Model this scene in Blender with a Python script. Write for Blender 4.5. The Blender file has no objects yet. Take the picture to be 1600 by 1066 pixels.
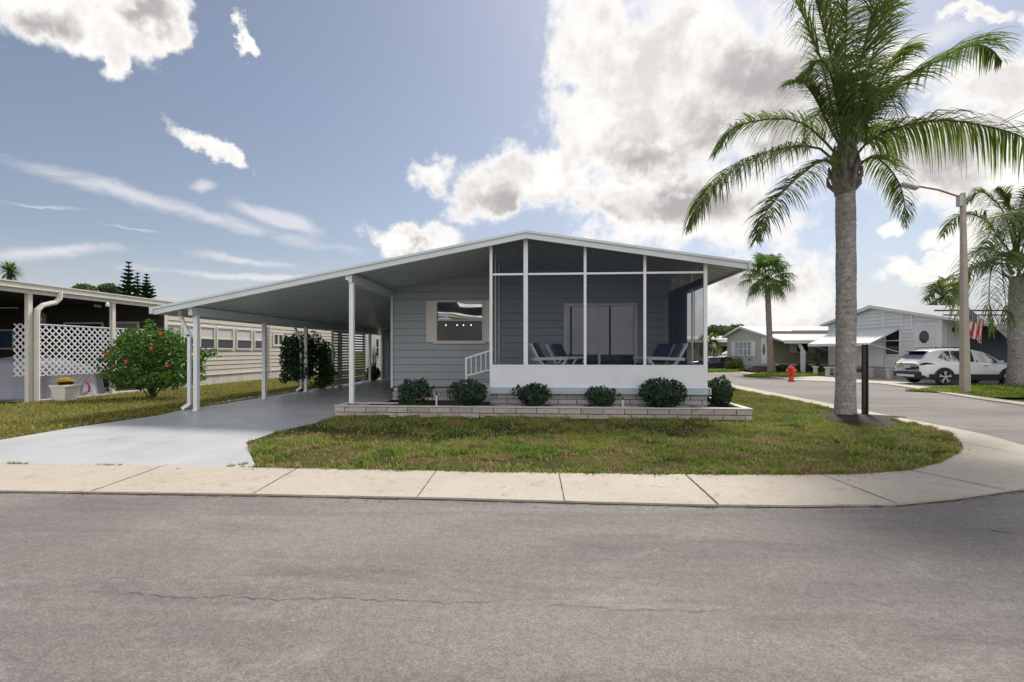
import bpy, math, random
import numpy as np
from math import sin, cos, pi, radians, sqrt, atan2, asin, hypot
from mathutils import Vector, Matrix

# ------------------------------------------------------------------ camera
FPX = 755.0; YAW = math.atan(50 / FPX); H = 1.45; HZ = 549.0
sc = bpy.context.scene
col = sc.collection
cam_d = bpy.data.cameras.new('camera'); cam = bpy.data.objects.new('camera', cam_d); col.objects.link(cam)
cam_d.sensor_width = 36; cam_d.lens = FPX / 1600 * 36; cam_d.shift_y = (HZ - 533) / 1600
cam_d.clip_start = 0.05; cam_d.clip_end = 3000
cam.location = (0, 0, H); cam.rotation_euler = (pi / 2, 0, YAW)
sc.camera = cam
sc.view_settings.view_transform = 'Standard'; sc.view_settings.look = 'None'
sc.view_settings.gamma = 1; sc.view_settings.exposure = 0.45

def D(u):
    t = (u - 800) / FPX
    return (-sin(YAW) + t * cos(YAW), cos(YAW) + t * sin(YAW))
def G(u, v, z=0.0):            # a point of the ground (or of the level z)
    d = D(u); q = FPX * (H - z) / (v - HZ); return (q * d[0], q * d[1])
def FX(u, Y): d = D(u); return Y / d[1] * d[0]
def FZ(u, v, Y): d = D(u); return H + (HZ - v) / FPX * Y / d[1]
def SY(u, X): d = D(u); return X / d[0] * d[1]
def SZ(u, v, X): d = D(u); return H + (HZ - v) / FPX * X / d[0]
def C(xc, q): return (-sin(YAW) * q + cos(YAW) * xc, cos(YAW) * q + sin(YAW) * xc)
def P3(u, v, q):               # point at depth q
    d = D(u); return Vector((d[0] * q, d[1] * q, H + (HZ - v) / FPX * q))

# ------------------------------------------------------------------ sun and sky
SUN_EL = radians(50); SUN_AZ = radians(24)
sd = Vector((sin(SUN_AZ) * cos(SUN_EL), cos(SUN_AZ) * cos(SUN_EL), sin(SUN_EL)))
sl = bpy.data.lights.new('sun', 'SUN'); sl.energy = 3.6; sl.angle = radians(9.0); sl.color = (1, .94, .85)
so = bpy.data.objects.new('sun', sl); col.objects.link(so); so.rotation_euler = sd.to_track_quat('Z', 'Y').to_euler(); so.location = (20, 30, 40)

w = bpy.data.worlds.new('World'); sc.world = w; w.use_nodes = True
WN = w.node_tree.nodes; WL = w.node_tree.links; WN.clear()
def wn(t, **k):
    n = WN.new(t)
    for a, b in k.items(): setattr(n, a, b)
    return n
def wm(op, a, b=None, c=None, clamp=False):
    n = WN.new('ShaderNodeMath'); n.operation = op; n.use_clamp = clamp
    for i, x in enumerate((a, b, c)):
        if x is None: continue
        if isinstance(x, (int, float)): n.inputs[i].default_value = x
        else: WL.new(x, n.inputs[i])
    return n.outputs[0]
def wss(x, lo, hi, tlo=0., thi=1.):
    n = WN.new('ShaderNodeMapRange'); n.interpolation_type = 'SMOOTHSTEP'
    WL.new(x, n.inputs[0]); n.inputs[1].default_value = lo; n.inputs[2].default_value = hi
    n.inputs[3].default_value = tlo; n.inputs[4].default_value = thi
    return n.outputs[0]
def wmix(f, a, b):
    n = WN.new('ShaderNodeMix'); n.data_type = 'RGBA'
    for k, x in ((0, f), (6, a), (7, b)):
        if isinstance(x, (int, float)): n.inputs[k].default_value = x
        elif isinstance(x, tuple): n.inputs[k].default_value = (*x, 1)
        else: WL.new(x, n.inputs[k])
    return n.outputs[2]
tc = wn('ShaderNodeTexCoord'); sep = wn('ShaderNodeSeparateXYZ'); WL.new(tc.outputs['Generated'], sep.inputs[0])
AZ = wm('ARCTAN2', sep.outputs[0], sep.outputs[1]); EL = wm('ARCSINE', sep.outputs[2])
def wnoise(scale, detail, rough, dist=0., off=0., vscale=1.):
    mp = wn('ShaderNodeMapping'); WL.new(tc.outputs['Generated'], mp.inputs[0]); mp.inputs['Location'].default_value = (off, off * .7, off * .3)
    mp.inputs['Scale'].default_value = (1, 1, vscale)
    n = wn('ShaderNodeTexNoise'); WL.new(mp.outputs[0], n.inputs['Vector'])
    n.inputs['Scale'].default_value = scale; n.inputs['Detail'].default_value = detail; n.inputs['Roughness'].default_value = rough; n.inputs['Distortion'].default_value = dist
    return n.outputs['Fac']
N1 = wnoise(5.0, 9, .58, .25); N2 = wnoise(2.6, 3, .5, .2, 5.3); N3 = wnoise(15, 8, .62, .15, 2.1)
N4 = wnoise(7, 5, .5, .2, 9.7)
def azel(u, v):
    p = P3(u, v, 1.0) - Vector((0, 0, H)); p.normalize(); return atan2(p.x, p.y), asin(p.z)
WAZ = wm('ADD', wm('MULTIPLY_ADD', wm('SUBTRACT', wnoise(7, 7, .6, 0, 11.1), .5), .13, AZ), wm('MULTIPLY', wm('SUBTRACT', wnoise(20, 6, .6, 0, 3.1), .5), .07))
WEL = wm('ADD', wm('MULTIPLY_ADD', wm('SUBTRACT', wnoise(7, 7, .6, 0, 17.9), .5), .12, EL), wm('MULTIPLY', wm('SUBTRACT', wnoise(20, 6, .6, 0, 8.3), .5), .07))
def blob(u, v, ru, rv, rot=0, AZ=WAZ, EL=WEL):
    r = radians(rot)
    a0, e0 = azel(u, v)
    a1, e1 = azel(u + ru * cos(r), v + ru * sin(r)); a2, e2 = azel(u - rv * sin(r), v + rv * cos(r))
    # linear map of (az, el) offsets to the unit disc
    M = np.array([[a1 - a0, a2 - a0], [e1 - e0, e2 - e0]]); I = np.linalg.inv(M)
    da = wm('SUBTRACT', AZ, a0); de = wm('SUBTRACT', EL, e0)
    p = wm('MULTIPLY_ADD', da, float(I[0, 0]), wm('MULTIPLY', de, float(I[0, 1])))
    q = wm('MULTIPLY_ADD', da, float(I[1, 0]), wm('MULTIPLY', de, float(I[1, 1])))
    return wm('SUBTRACT', 1.0, wm('SQRT', wm('MULTIPLY_ADD', p, p, wm('MULTIPLY', q, q))))
def union(lst, **kw):
    f = None
    for b in lst:
        x = blob(*b, **kw); f = x if f is None else wm('SMOOTH_MAX', f, x, .18)
    return f
CUM = [(1085, 120, 225, 185), (935, 60, 85, 110), (990, 210, 150, 120), (1060, 320, 330, 95), (865, 290, 130, 62), (693, 275, 72, 46), (775, 300, 105, 60),
       (1210, 150, 190, 210), (1480, 240, 210, 110), (1560, 120, 110, 60), (1400, 120, 120, 60), (1530, 15, 90, 22, -10), (1200, 450, 190, 75),
       (635, 371, 92, 32, 5), (355, 247, 75, 22, 27), (110, 20, 150, 75), (185, 80, 28, 52, 10), (245, 30, 60, 60), (386, 66, 18, 30),
       (1500, 385, 90, 30), (1380, 365, 32, 22), (1465, 440, 150, 26), (1640, 420, 120, 60),
       (2300, 200, 500, 200), (-500, 150, 260, 120), (-1600, 350, 700, 200), (400, -420, 320, 170), (1500, -420, 500, 220)]
cum = union(CUM)
cumn = wm('MULTIPLY_ADD', wm('SUBTRACT', N1, .5), 2.1, wm('MULTIPLY_ADD', wm('SUBTRACT', N3, .5), 1.25, cum))
back = wm('MULTIPLY_ADD', wss(sep.outputs[1], .05, -.35), 1.0, -1.0)      # broken cloud over the street behind the viewer
backn = wm('ADD', back, wm('MULTIPLY_ADD', wm('SUBTRACT', N2, .5), 2.6, .30))
cumn = wm('MAXIMUM', cumn, backn)
mask = wss(cumn, .02, .50)
CIR = [(240, 314, 360, 19, 13.5), (440, 343, 110, 17, 17), (90, 398, 150, 15, -4), (215, 356, 55, 4, 3), (60, 322, 90, 5, 6), (390, 405, 90, 9, 8), (320, 290, 30, 14), (430, 432, 200, 8, 2), (1440, 60, 160, 24, -18)]
CAZ = wm('MULTIPLY_ADD', wm('SUBTRACT', wnoise(5, 5, .6, 0, 11.1), .5), .05, AZ); CEL = wm('MULTIPLY_ADD', wm('SUBTRACT', wnoise(5, 6, .65, 0, 17.9), .5), .05, EL)
cir = union(CIR, AZ=CAZ, EL=CEL)
cirm = wm('MULTIPLY', wss(wm('MULTIPLY_ADD', wm('SUBTRACT', wnoise(9, 6, .6, .5, 3.3, 2.2), .5), 1.9, cir), .0, .95), .62)
haze = wm('MULTIPLY', wss(EL, .20, .0), .72)
sky = wn('ShaderNodeTexSky', sky_type='NISHITA'); sky.sun_disc = False
sky.sun_elevation = SUN_EL; sky.sun_rotation = SUN_AZ; sky.air_density = 1.1; sky.dust_density = 1.1; sky.ozone_density = 1.0
skyc = wmix(1.0, sky.outputs[0], (1.0, 1.0, 1.0))
hs = wn('ShaderNodeHueSaturation'); WL.new(sky.outputs[0], hs.inputs['Color']); hs.inputs['Saturation'].default_value = .74; hs.inputs['Value'].default_value = .62
skyc = wmix(1.0, hs.outputs[0], (1.0, 1.0, 1.05)); WN[-1].blend_type = 'MULTIPLY'
c0 = wmix(haze, skyc, (4.7, 4.8, 5.3))
c1 = wmix(cirm, c0, (6.2, 6.0, 6.1))
N5 = wnoise(17, 7, .62, .3, 4.4)
tone = wm('ADD', wm('MULTIPLY', N2, .45), wm('ADD', wm('MULTIPLY', N4, .38), wm('MULTIPLY', N5, .26)))
gb_ = union([(1080, 315, 190, 45), (1150, 215, 170, 80), (1190, 130, 110, 70), (1010, 240, 110, 40), (850, 335, 190, 26), (1470, 240, 170, 60), (1150, 420, 170, 40), (1400, 160, 90, 50), (60, 20, 90, 40), (230, 20, 50, 26), (640, 388, 70, 12), (700, 300, 50, 18), (2300, 200, 420, 120), (-1600, 380, 500, 100), (400, -400, 240, 90), (1500, -400, 380, 130)])
grey = wm('MULTIPLY', wss(wm('MULTIPLY_ADD', wm('SUBTRACT', tone, .55), 4.2, gb_), -.25, .85), wss(cumn, .28, .70))
mids = wm('MULTIPLY', wss(wm('ADD', wm('MULTIPLY', N5, .5), wm('MULTIPLY', N4, .5)), .42, .62), wss(cumn, .28, .8))
cc = wmix(mids, (6.9, 6.75, 6.55), (5.2, 5.0, 4.9))
cc = wmix(grey, cc, (3.3, 3.12, 3.12))
fl = wn('ShaderNodeVectorMath', operation='SCALE'); WL.new(cc, fl.inputs[0]); WL.new(wss(sep.outputs[1], .0, -.4, 1.0, 1.6), fl.inputs['Scale'])   # unseen clouds behind the viewer, brightened to add fill light
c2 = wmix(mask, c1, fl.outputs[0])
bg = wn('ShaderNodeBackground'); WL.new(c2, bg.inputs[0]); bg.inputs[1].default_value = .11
wo = wn('ShaderNodeOutputWorld'); WL.new(bg.outputs[0], wo.inputs[0])

# ------------------------------------------------------------------ materials
class MatB:
    def __init__(s, name):
        s.m = bpy.data.materials.new(name); s.m.use_nodes = True
        s.N = s.m.node_tree.nodes; s.L = s.m.node_tree.links; s.b = s.N['Principled BSDF']
        s.tc = s.N.new('ShaderNodeTexCoord')
    def math(s, op, a, b=None, c=None):
        n = s.N.new('ShaderNodeMath'); n.operation = op
        for i, x in enumerate((a, b, c)):
            if x is None: continue
            if isinstance(x, (int, float)): n.inputs[i].default_value = x
            else: s.L.new(x, n.inputs[i])
        return n.outputs[0]
    def noise(s, scale, detail=4, rough=.55, dist=0, stretch=(1, 1, 1)):
        mp = s.N.new('ShaderNodeMapping'); s.L.new(s.tc.outputs['Object'], mp.inputs[0]); mp.inputs['Scale'].default_value = stretch
        n = s.N.new('ShaderNodeTexNoise'); s.L.new(mp.outputs[0], n.inputs['Vector'])
        n.inputs['Scale'].default_value = scale; n.inputs['Detail'].default_value = detail
        n.inputs['Roughness'].default_value = rough; n.inputs['Distortion'].default_value = dist
        return n.outputs['Fac']
    def vor(s, scale, feat='F1', stretch=(1, 1, 1), out='Distance'):
        mp = s.N.new('ShaderNodeMapping'); s.L.new(s.tc.outputs['Object'], mp.inputs[0]); mp.inputs['Scale'].default_value = stretch
        n = s.N.new('ShaderNodeTexVoronoi'); n.feature = feat; s.L.new(mp.outputs[0], n.inputs['Vector']); n.inputs['Scale'].default_value = scale
        return n.outputs[out]
    def rng(s, x, lo, hi, a=0., b=1.):
        n = s.N.new('ShaderNodeMapRange'); s.L.new(x, n.inputs[0])
        for i, q in enumerate((lo, hi, a, b)): n.inputs[i + 1].default_value = q
        return n.outputs[0]
    def mix(s, f, a, b, mode='MIX'):
        n = s.N.new('ShaderNodeMix'); n.data_type = 'RGBA'; n.blend_type = mode
        for k, x in ((0, f), (6, a), (7, b)):
            if isinstance(x, (int, float)): n.inputs[k].default_value = x
            elif isinstance(x, tuple): n.inputs[k].default_value = (*x[:3], 1)
            else: s.L.new(x, n.inputs[k])
        return n.outputs[2]
    def color(s, c):
        if isinstance(c, tuple): s.b.inputs['Base Color'].default_value = (*c, 1)
        else: s.L.new(c, s.b.inputs['Base Color'])
    def bump(s, hgt, strength=.3, dist=.01):
        n = s.N.new('ShaderNodeBump'); s.L.new(hgt, n.inputs['Height']); n.inputs['Strength'].default_value = strength; n.inputs['Distance'].default_value = dist
        s.L.new(n.outputs[0], s.b.inputs['Normal'])
    def island(s):
        n = s.N.new('ShaderNodeNewGeometry'); return n.outputs['Random Per Island']
def mul(c, k): return tuple(min(1, x * k) for x in c)
def M(name, c, rough=.6, var=.12, scale=3, metal=0, bump=0, bscale=60, grime=0, spec=.5, fine=0.):
    B = MatB(name); n = B.noise(scale, 5, .6)
    cc = B.mix(B.rng(n, .3, .7), mul(c, 1 - var), mul(c, 1 + var))
    if fine: cc = B.mix(B.rng(B.noise(bscale, 3, .7), .35, .65), B.mix(1.0, cc, (1 - fine,) * 3, 'MULTIPLY'), cc)
    if grime:
        g = B.rng(B.noise(1.7, 7, .65, .6), .52, .75); cc = B.mix(B.math('MULTIPLY', g, grime), cc, mul(c, .45))
    B.color(cc); B.b.inputs['Roughness'].default_value = rough; B.b.inputs['Metallic'].default_value = metal
    B.b.inputs['Specular IOR Level'].default_value = spec
    if bump: B.bump(B.noise(bscale, 4, .65), bump)
    return B.m
def emis(name, c, s):
    B = MatB(name); B.color(c); B.b.inputs['Emission Color'].default_value = (*c, 1); B.b.inputs['Emission Strength'].default_value = s; return B.m
def leafmat(name, c1, c2, c3=None, rough=.55, trans=.25, spec=.2):
    B = MatB(name); i = B.island()
    cc = B.mix(i, c1, c2)
    if c3: cc = B.mix(B.rng(B.noise(1.6, 3), .52, .62), cc, B.mix(i, c3, c2))
    B.color(cc); B.b.inputs['Roughness'].default_value = rough; B.b.inputs['Specular IOR Level'].default_value = spec
    tr = B.N.new('ShaderNodeBsdfTranslucent'); B.L.new(B.mix(1.0, cc, (1.0, 1.15, .5), 'MULTIPLY'), tr.inputs[0])
    ms = B.N.new('ShaderNodeMixShader'); ms.inputs[0].default_value = trans
    B.L.new(B.b.outputs[0], ms.inputs[1]); B.L.new(tr.outputs[0], ms.inputs[2])
    B.L.new(ms.outputs[0], B.N['Material Output'].inputs[0]); return B.m
def glassmat(name, refl=.35, tint=(.75, .8, .85), rough=.02):
    B = MatB(name); g = B.N.new('ShaderNodeBsdfGlossy'); g.inputs['Roughness'].default_value = rough; g.inputs[0].default_value = (.9, .93, .97, 1)
    t = B.N.new('ShaderNodeBsdfTransparent'); t.inputs[0].default_value = (*tint, 1)
    ms = B.N.new('ShaderNodeMixShader'); ms.inputs[0].default_value = refl
    B.L.new(t.outputs[0], ms.inputs[1]); B.L.new(g.outputs[0], ms.inputs[2]); B.L.new(ms.outputs[0], B.N['Material Output'].inputs[0]); return B.m
def screenmat(name, c=(.03, .035, .06), a=.5):
    B = MatB(name); d = B.N.new('ShaderNodeBsdfDiffuse'); d.inputs[0].default_value = (*c, 1)
    t = B.N.new('ShaderNodeBsdfTransparent'); ms = B.N.new('ShaderNodeMixShader'); ms.inputs[0].default_value = a
    B.L.new(t.outputs[0], ms.inputs[1]); B.L.new(d.outputs[0], ms.inputs[2]); B.L.new(ms.outputs[0], B.N['Material Output'].inputs[0]); return B.m

def asphalt():
    B = MatB('asphalt')
    big = B.noise(.5, 5, .6, .6, (.35, 1, 1)); mid = B.noise(2.2, 8, .72, .6, (.16, 1, 1)); mid2 = B.noise(1.2, 8, .75, 1.5, (.5, 1.2, 1)); fi = B.noise(70, 4, .75); sp = B.noise(20, 6, .75)
    c = B.mix(B.rng(big, .3, .7), (.168, .151, .145), (.292, .264, .241))
    c = B.mix(B.math('MULTIPLY', B.rng(mid, .48, .66), .65), c, (.130, .116, .114))
    c = B.mix(B.math('MULTIPLY', B.rng(mid2, .55, .68), .45), c, (.36, .33, .31))
    c = B.mix(B.math('MULTIPLY', B.rng(B.noise(3.3, 9, .8, .8), .60, .70), .40), c, (.105, .095, .095))
    c = B.mix(B.rng(sp, .40, .62), B.mix(1.0, c, (.82,) * 3, 'MULTIPLY'), B.mix(1.0, c, (1.06,) * 3, 'MULTIPLY'))
    c = B.mix(B.rng(fi, .36, .62), B.mix(1.0, c, (.66,) * 3, 'MULTIPLY'), B.mix(1.0, c, (1.14,) * 3, 'MULTIPLY'))
    pit = B.vor(26, 'F1'); c = B.mix(B.math('MULTIPLY', B.math('MULTIPLY', B.rng(pit, .12, .05), B.rng(mid2, .45, .55)), .6), c, (.05, .048, .05))
    c = B.mix(B.math('MULTIPLY', B.rng(B.vor(3.1), .018, .010), .8), c, (.04, .036, .036))
    B.color(c); B.b.inputs['Roughness'].default_value = .88; B.bump(B.math('ADD', B.math('ADD', fi, sp), B.math('MULTIPLY', mid, .5)), .7, .012); return B.m
def concrete(name, base, dark, stain=.5):
    B = MatB(name); a = B.noise(.8, 6, .6, .4); f = B.noise(45, 4, .7); v = B.noise(6, 8, .72, .8)
    c = B.mix(B.rng(a, .3, .7), mul(base, .9), mul(base, 1.08))
    c = B.mix(B.math('MULTIPLY', B.rng(v, .56, .68), stain), c, dark)
    c = B.mix(B.rng(f, .38, .6), B.mix(1.0, c, (.82,) * 3, 'MULTIPLY'), c)
    c = B.mix(B.math('MULTIPLY', B.rng(B.vor(9), .06, .02), .5), c, mul(dark, .6))
    B.color(c); B.b.inputs['Roughness'].default_value = .85; B.bump(f, .4, .006); return B.m
def groundgrass(name, g, y, br):
    B = MatB(name); a = B.noise(.9, 5, .65, .4); b = B.noise(9, 5, .7); f = B.noise(70, 3, .7)
    c = B.mix(B.rng(a, .42, .6), g, y); c = B.mix(B.rng(b, .5, .62), c, br); c = B.mix(B.rng(f, .35, .6), B.mix(1.0, c, (.5,) * 3, 'MULTIPLY'), c)
    B.color(c); B.b.inputs['Roughness'].default_value = .95; B.b.inputs['Specular IOR Level'].default_value = 0; B.bump(f, .8, .02); return B.m
def blade(name, g, y, br):
    B = MatB(name); i = B.island(); a = B.noise(.8, 5, .65, .5)
    c = B.mix(B.rng(a, .40, .62), g, y); c = B.mix(B.rng(B.noise(2.1, 4, .6), .50, .62), c, br); c = B.mix(B.math('MULTIPLY', B.rng(i, .72, .76), .8), c, B.mix(.5, br, y))
    c = B.mix(1.0, c, B.mix(i, (.65, .65, .65), (1.35, 1.35, 1.2)), 'MULTIPLY')
    B.color(c); B.b.inputs['Roughness'].default_value = .7; B.b.inputs['Specular IOR Level'].default_value = .12
    tr = B.N.new('ShaderNodeBsdfTranslucent'); B.L.new(c, tr.inputs[0]); ms = B.N.new('ShaderNodeMixShader'); ms.inputs[0].default_value = .3
    B.L.new(B.b.outputs[0], ms.inputs[1]); B.L.new(tr.outputs[0], ms.inputs[2]); B.L.new(ms.outputs[0], B.N['Material Output'].inputs[0]); return B.m
def trunkmat(name, c, dark, ring=14, rings=True):
    B = MatB(name); n = B.noise(3, 6, .7, .3); f = B.noise(26, 5, .7, 0, (1, 1, .4)); l = B.noise(7, 6, .7, .6)
    cc = B.mix(B.rng(n, .3, .7), mul(c, .75), mul(c, 1.15)); cc = B.mix(B.math('MULTIPLY', B.rng(l, .52, .62), .7), cc, mul(c, 1.5)); cc = B.mix(B.math('MULTIPLY', B.rng(B.noise(5, 7, .75, .4, (1, 1, 1.6)), .54, .62), .75), cc, mul(c, .42))
    sp = B.N.new('ShaderNodeSeparateXYZ'); B.L.new(B.tc.outputs['Object'], sp.inputs[0])
    zz = B.math('MULTIPLY_ADD', sp.outputs[2], ring, B.math('MULTIPLY', B.noise(2.5, 5, .6), 3.0)); fr = B.math('FRACT', zz)
    r = B.rng(fr, .0, .16, 1, 0)
    if rings: cc = B.mix(B.math('MULTIPLY', r, B.rng(B.noise(5, 4, .7), .42, .62, 0, .7)), cc, dark)
    cc = B.mix(B.math('MULTIPLY', B.rng(f, .5, .62), .35), cc, dark)
    B.color(cc); B.b.inputs['Roughness'].default_value = .9; B.bump(B.math('ADD', B.math('MULTIPLY', r, -.35), B.math('ADD', f, l)), .6, .03); return B.m

WHITE = M('white_paint', (.74, .76, .78), .45, .04, 2, grime=.10)
WARMW = M('warm_white_paint', (.68, .64, .58), .5, .05, 2, grime=.15)
FASC = M('white_fascia', (.62, .66, .69), .4, .05, 1.5, grime=.12)
SIDB = M('blue_grey_siding', (.34, .38, .41), .5, .05, 1.2, grime=.10)
KNEE = M('knee_wall_panel', (.70, .72, .76), .5, .04, 1.3, grime=.12)
TRIM = M('blue_grey_trim', (.40, .47, .52), .5, .04)
BEIGE = M('beige_siding', (.52, .475, .41), .55, .05, 1.2, grime=.10)
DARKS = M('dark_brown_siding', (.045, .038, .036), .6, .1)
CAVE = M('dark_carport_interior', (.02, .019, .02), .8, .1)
GREYS = M('pale_grey_siding', (.68, .69, .71), .5, .05, 1.2, grime=.08)
NAVYS = M('dark_blue_siding', (.05, .075, .11), .55, .08)
TAUPE = M('taupe_siding', (.36, .30, .25), .55, .05)
YELS = M('yellow_cream_siding', (.55, .47, .26), .6, .05)
ROOFW = M('white_metal_roof', (.25, .255, .265), .45, .06, 1.5, grime=.25)
SHUT = M('cream_shutter', (.74, .69, .64), .5, .04)
BLACK = M('black_metal', (.012, .012, .014), .45, .2)
NAVY = M('navy_fabric', (.030, .045, .11), .85, .15, 8, bump=.2)
DARKC = M('dark_curtain', (.06, .063, .075), .9, .15)
BROWNP = M('brown_post_paint', (.022, .015, .014), .5, .2, 8)
STONE = None
def stonemat(name, c, d):
    B = MatB(name); i = B.island(); n = B.noise(5, 7, .7, .8, (1, 1, 2.5)); f = B.noise(40, 4, .7)
    cc = B.mix(i, mul(c, .82), mul(c, 1.12)); cc = B.mix(B.math('MULTIPLY', B.rng(n, .5, .66), .75), cc, d); cc = B.mix(B.rng(f, .35, .6), B.mix(1.0, cc, (.78,) * 3, 'MULTIPLY'), cc)
    B.color(cc); B.b.inputs['Roughness'].default_value = .85; B.bump(B.math('ADD', n, f), .5, .015); return B.m
STONE = stonemat('pale_split_block', (.49, .44, .39), (.24, .215, .20))
BLOCK2 = stonemat('skirt_block', (.52, .50, .49), (.36, .34, .33))
MORTAR = M('dark_mortar', (.09, .08, .075), .95)
SOIL = M('dark_mulch', (.040, .028, .022), .95, .4, 12, bump=.9, bscale=40, fine=.5)
ASPH = asphalt()
SIDEW = concrete('sidewalk_concrete', (.455, .402, .335), (.27, .24, .21), .85)
PAVE = concrete('pale_concrete', (.46, .43, .39), (.33, .30, .28), .4)
def drivemat():
    B = MatB('painted_driveway'); a = B.noise(.45, 5, .6, .6); c = B.mix(B.rng(a, .3, .7), (.425, .435, .45), (.485, .49, .50))
    c = B.mix(B.math('MULTIPLY', B.rng(B.noise(2.2, 7, .7, .8, (.3, 1, 1)), .6, .78), .3), c, (.33, .37, .42))
    c = B.mix(B.math('MULTIPLY', B.rng(B.noise(1.6, 6, .7, .4, (1, .12, 1)), .55, .72), .35), c, (.30, .32, .35))
    c = B.mix(B.math('MULTIPLY', B.rng(B.vor(2.6), .035, .02), .5), c, (.25, .26, .28))
    B.color(c); B.b.inputs['Roughness'].default_value = .33
    B.L.new(B.rng(B.noise(1.3, 4, .6), .3, .7, .26, .5), B.b.inputs['Roughness']); B.bump(B.noise(60, 3, .6), .12, .004); return B.m
DRIVE = drivemat()
JOINT = M('dark_joint', (.07, .06, .055), .95)
GLASS = glassmat('window_glass', .05, (.8, .84, .88)); GLASSU = glassmat('upper_window_glass', .42, (.5, .5, .5), .03)
gb = GLASSU.node_tree; gn = gb.nodes.new('ShaderNodeTexNoise'); gn.inputs['Scale'].default_value = 1.3; gn.inputs['Detail'].default_value = 0; gbm = gb.nodes.new('ShaderNodeBump'); gbm.inputs['Distance'].default_value = .25; gb.links.new(gn.outputs[0], gbm.inputs['Height']); [gb.links.new(gbm.outputs[0], n.inputs['Normal']) for n in gb.nodes if n.type == 'BSDF_GLOSSY']; GLASSD = glassmat('door_glass', .15, (.5, .55, .62)); CARG = glassmat('car_glass', .22, (.10, .11, .12))
SCREEN = screenmat('porch_screen_mesh', (.034, .040, .066), .36)
SCREEN2 = screenmat('side_screen_mesh', (.028, .031, .045), .34)
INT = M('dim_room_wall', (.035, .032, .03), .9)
CARW = M('white_car_paint', (.78, .79, .82), .25, .02); CARW.node_tree.nodes['Principled BSDF'].inputs['Coat Weight'].default_value = .8
CARB = M('dark_car_paint', (.015, .018, .03), .25, .02)
PLAS = M('black_plastic', (.018, .018, .02), .55); RUB = M('tyre_rubber', (.015, .015, .015), .8); ALU = M('alloy_metal', (.62, .62, .63), .3, metal=.8)
REDL = M('red_lens', (.05, .006, .008), .25); GALV = M('galvanised_metal', (.42, .42, .43), .45, metal=.5)
POLEC = M('pole_concrete', (.40, .35, .30), .8, .12, 3, bump=.3, grime=.3)
RED = M('hydrant_red_paint', (.74, .05, .02), .45, .12, 10); CREAMP = M('pot_plastic', (.76, .73, .68), .55, .05)
COVER = M('lavender_cover_fabric', (.32, .315, .39), .8, .10, 3, bump=.25, bscale=12)
BLEAF = leafmat('shrub_leaf', (.018, .045, .024), (.05, .095, .045), trans=.18)
HLEAF = leafmat('hibiscus_leaf', (.045, .115, .02), (.15, .27, .055), rough=.32, trans=.3)
DLEAF = leafmat('dark_bush_leaf', (.014, .032, .014), (.04, .085, .03), trans=.2)
YLEAF = leafmat('pale_bush_leaf', (.12, .19, .05), (.24, .30, .09))
PLEAF = leafmat('palm_leaflet', (.085, .13, .052), (.19, .235, .09), (.18, .17, .09), trans=.5, rough=.65)
FLEAF = leafmat('fan_palm_leaf', (.065, .12, .045), (.16, .21, .08), trans=.45)
TLEAF = leafmat('tree_leaf', (.06, .095, .04), (.16, .19, .085), trans=.25)
NLEAF = leafmat('pine_needle', (.022, .055, .035), (.06, .10, .055), trans=.3)
TRUNK = trunkmat('palm_trunk_bark', (.33, .305, .29), (.10, .09, .085), 8)
TRUNK2 = trunkmat('thin_palm_bark', (.25, .20, .17), (.09, .07, .06), 10)
BOOT = trunkmat('palm_fibre', (.21, .18, .165), (.06, .048, .043), 5, False)
WOOD = M('stem_bark', (.10, .075, .055), .9, .2, 8)
RACH = M('green_frond_stem', (.13, .17, .06), .5, .15, 6)
YEL = leafmat('yellow_petal', (.85, .58, .02), (.92, .72, .05), trans=.3); REDF = leafmat('red_petal', (.70, .03, .02), (.80, .10, .03), trans=.3)
LAWNG = groundgrass('lawn_soil', (.075, .085, .03), (.15, .125, .055), (.095, .066, .046))
FARG = groundgrass('far_grass', (.09, .14, .03), (.14, .17, .045), (.12, .12, .05))
LEFTG = groundgrass('left_lawn_soil', (.10, .12, .03), (.17, .16, .06), (.14, .11, .055))
BL1 = blade('lawn_blade', (.12, .225, .035), (.29, .33, .075), (.35, .26, .15))
BL2 = blade('left_lawn_blade', (.20, .235, .045), (.33, .31, .085), (.31, .235, .11))
BL3 = blade('far_lawn_blade', (.15, .27, .035), (.24, .33, .05), (.25, .25, .07))

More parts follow.
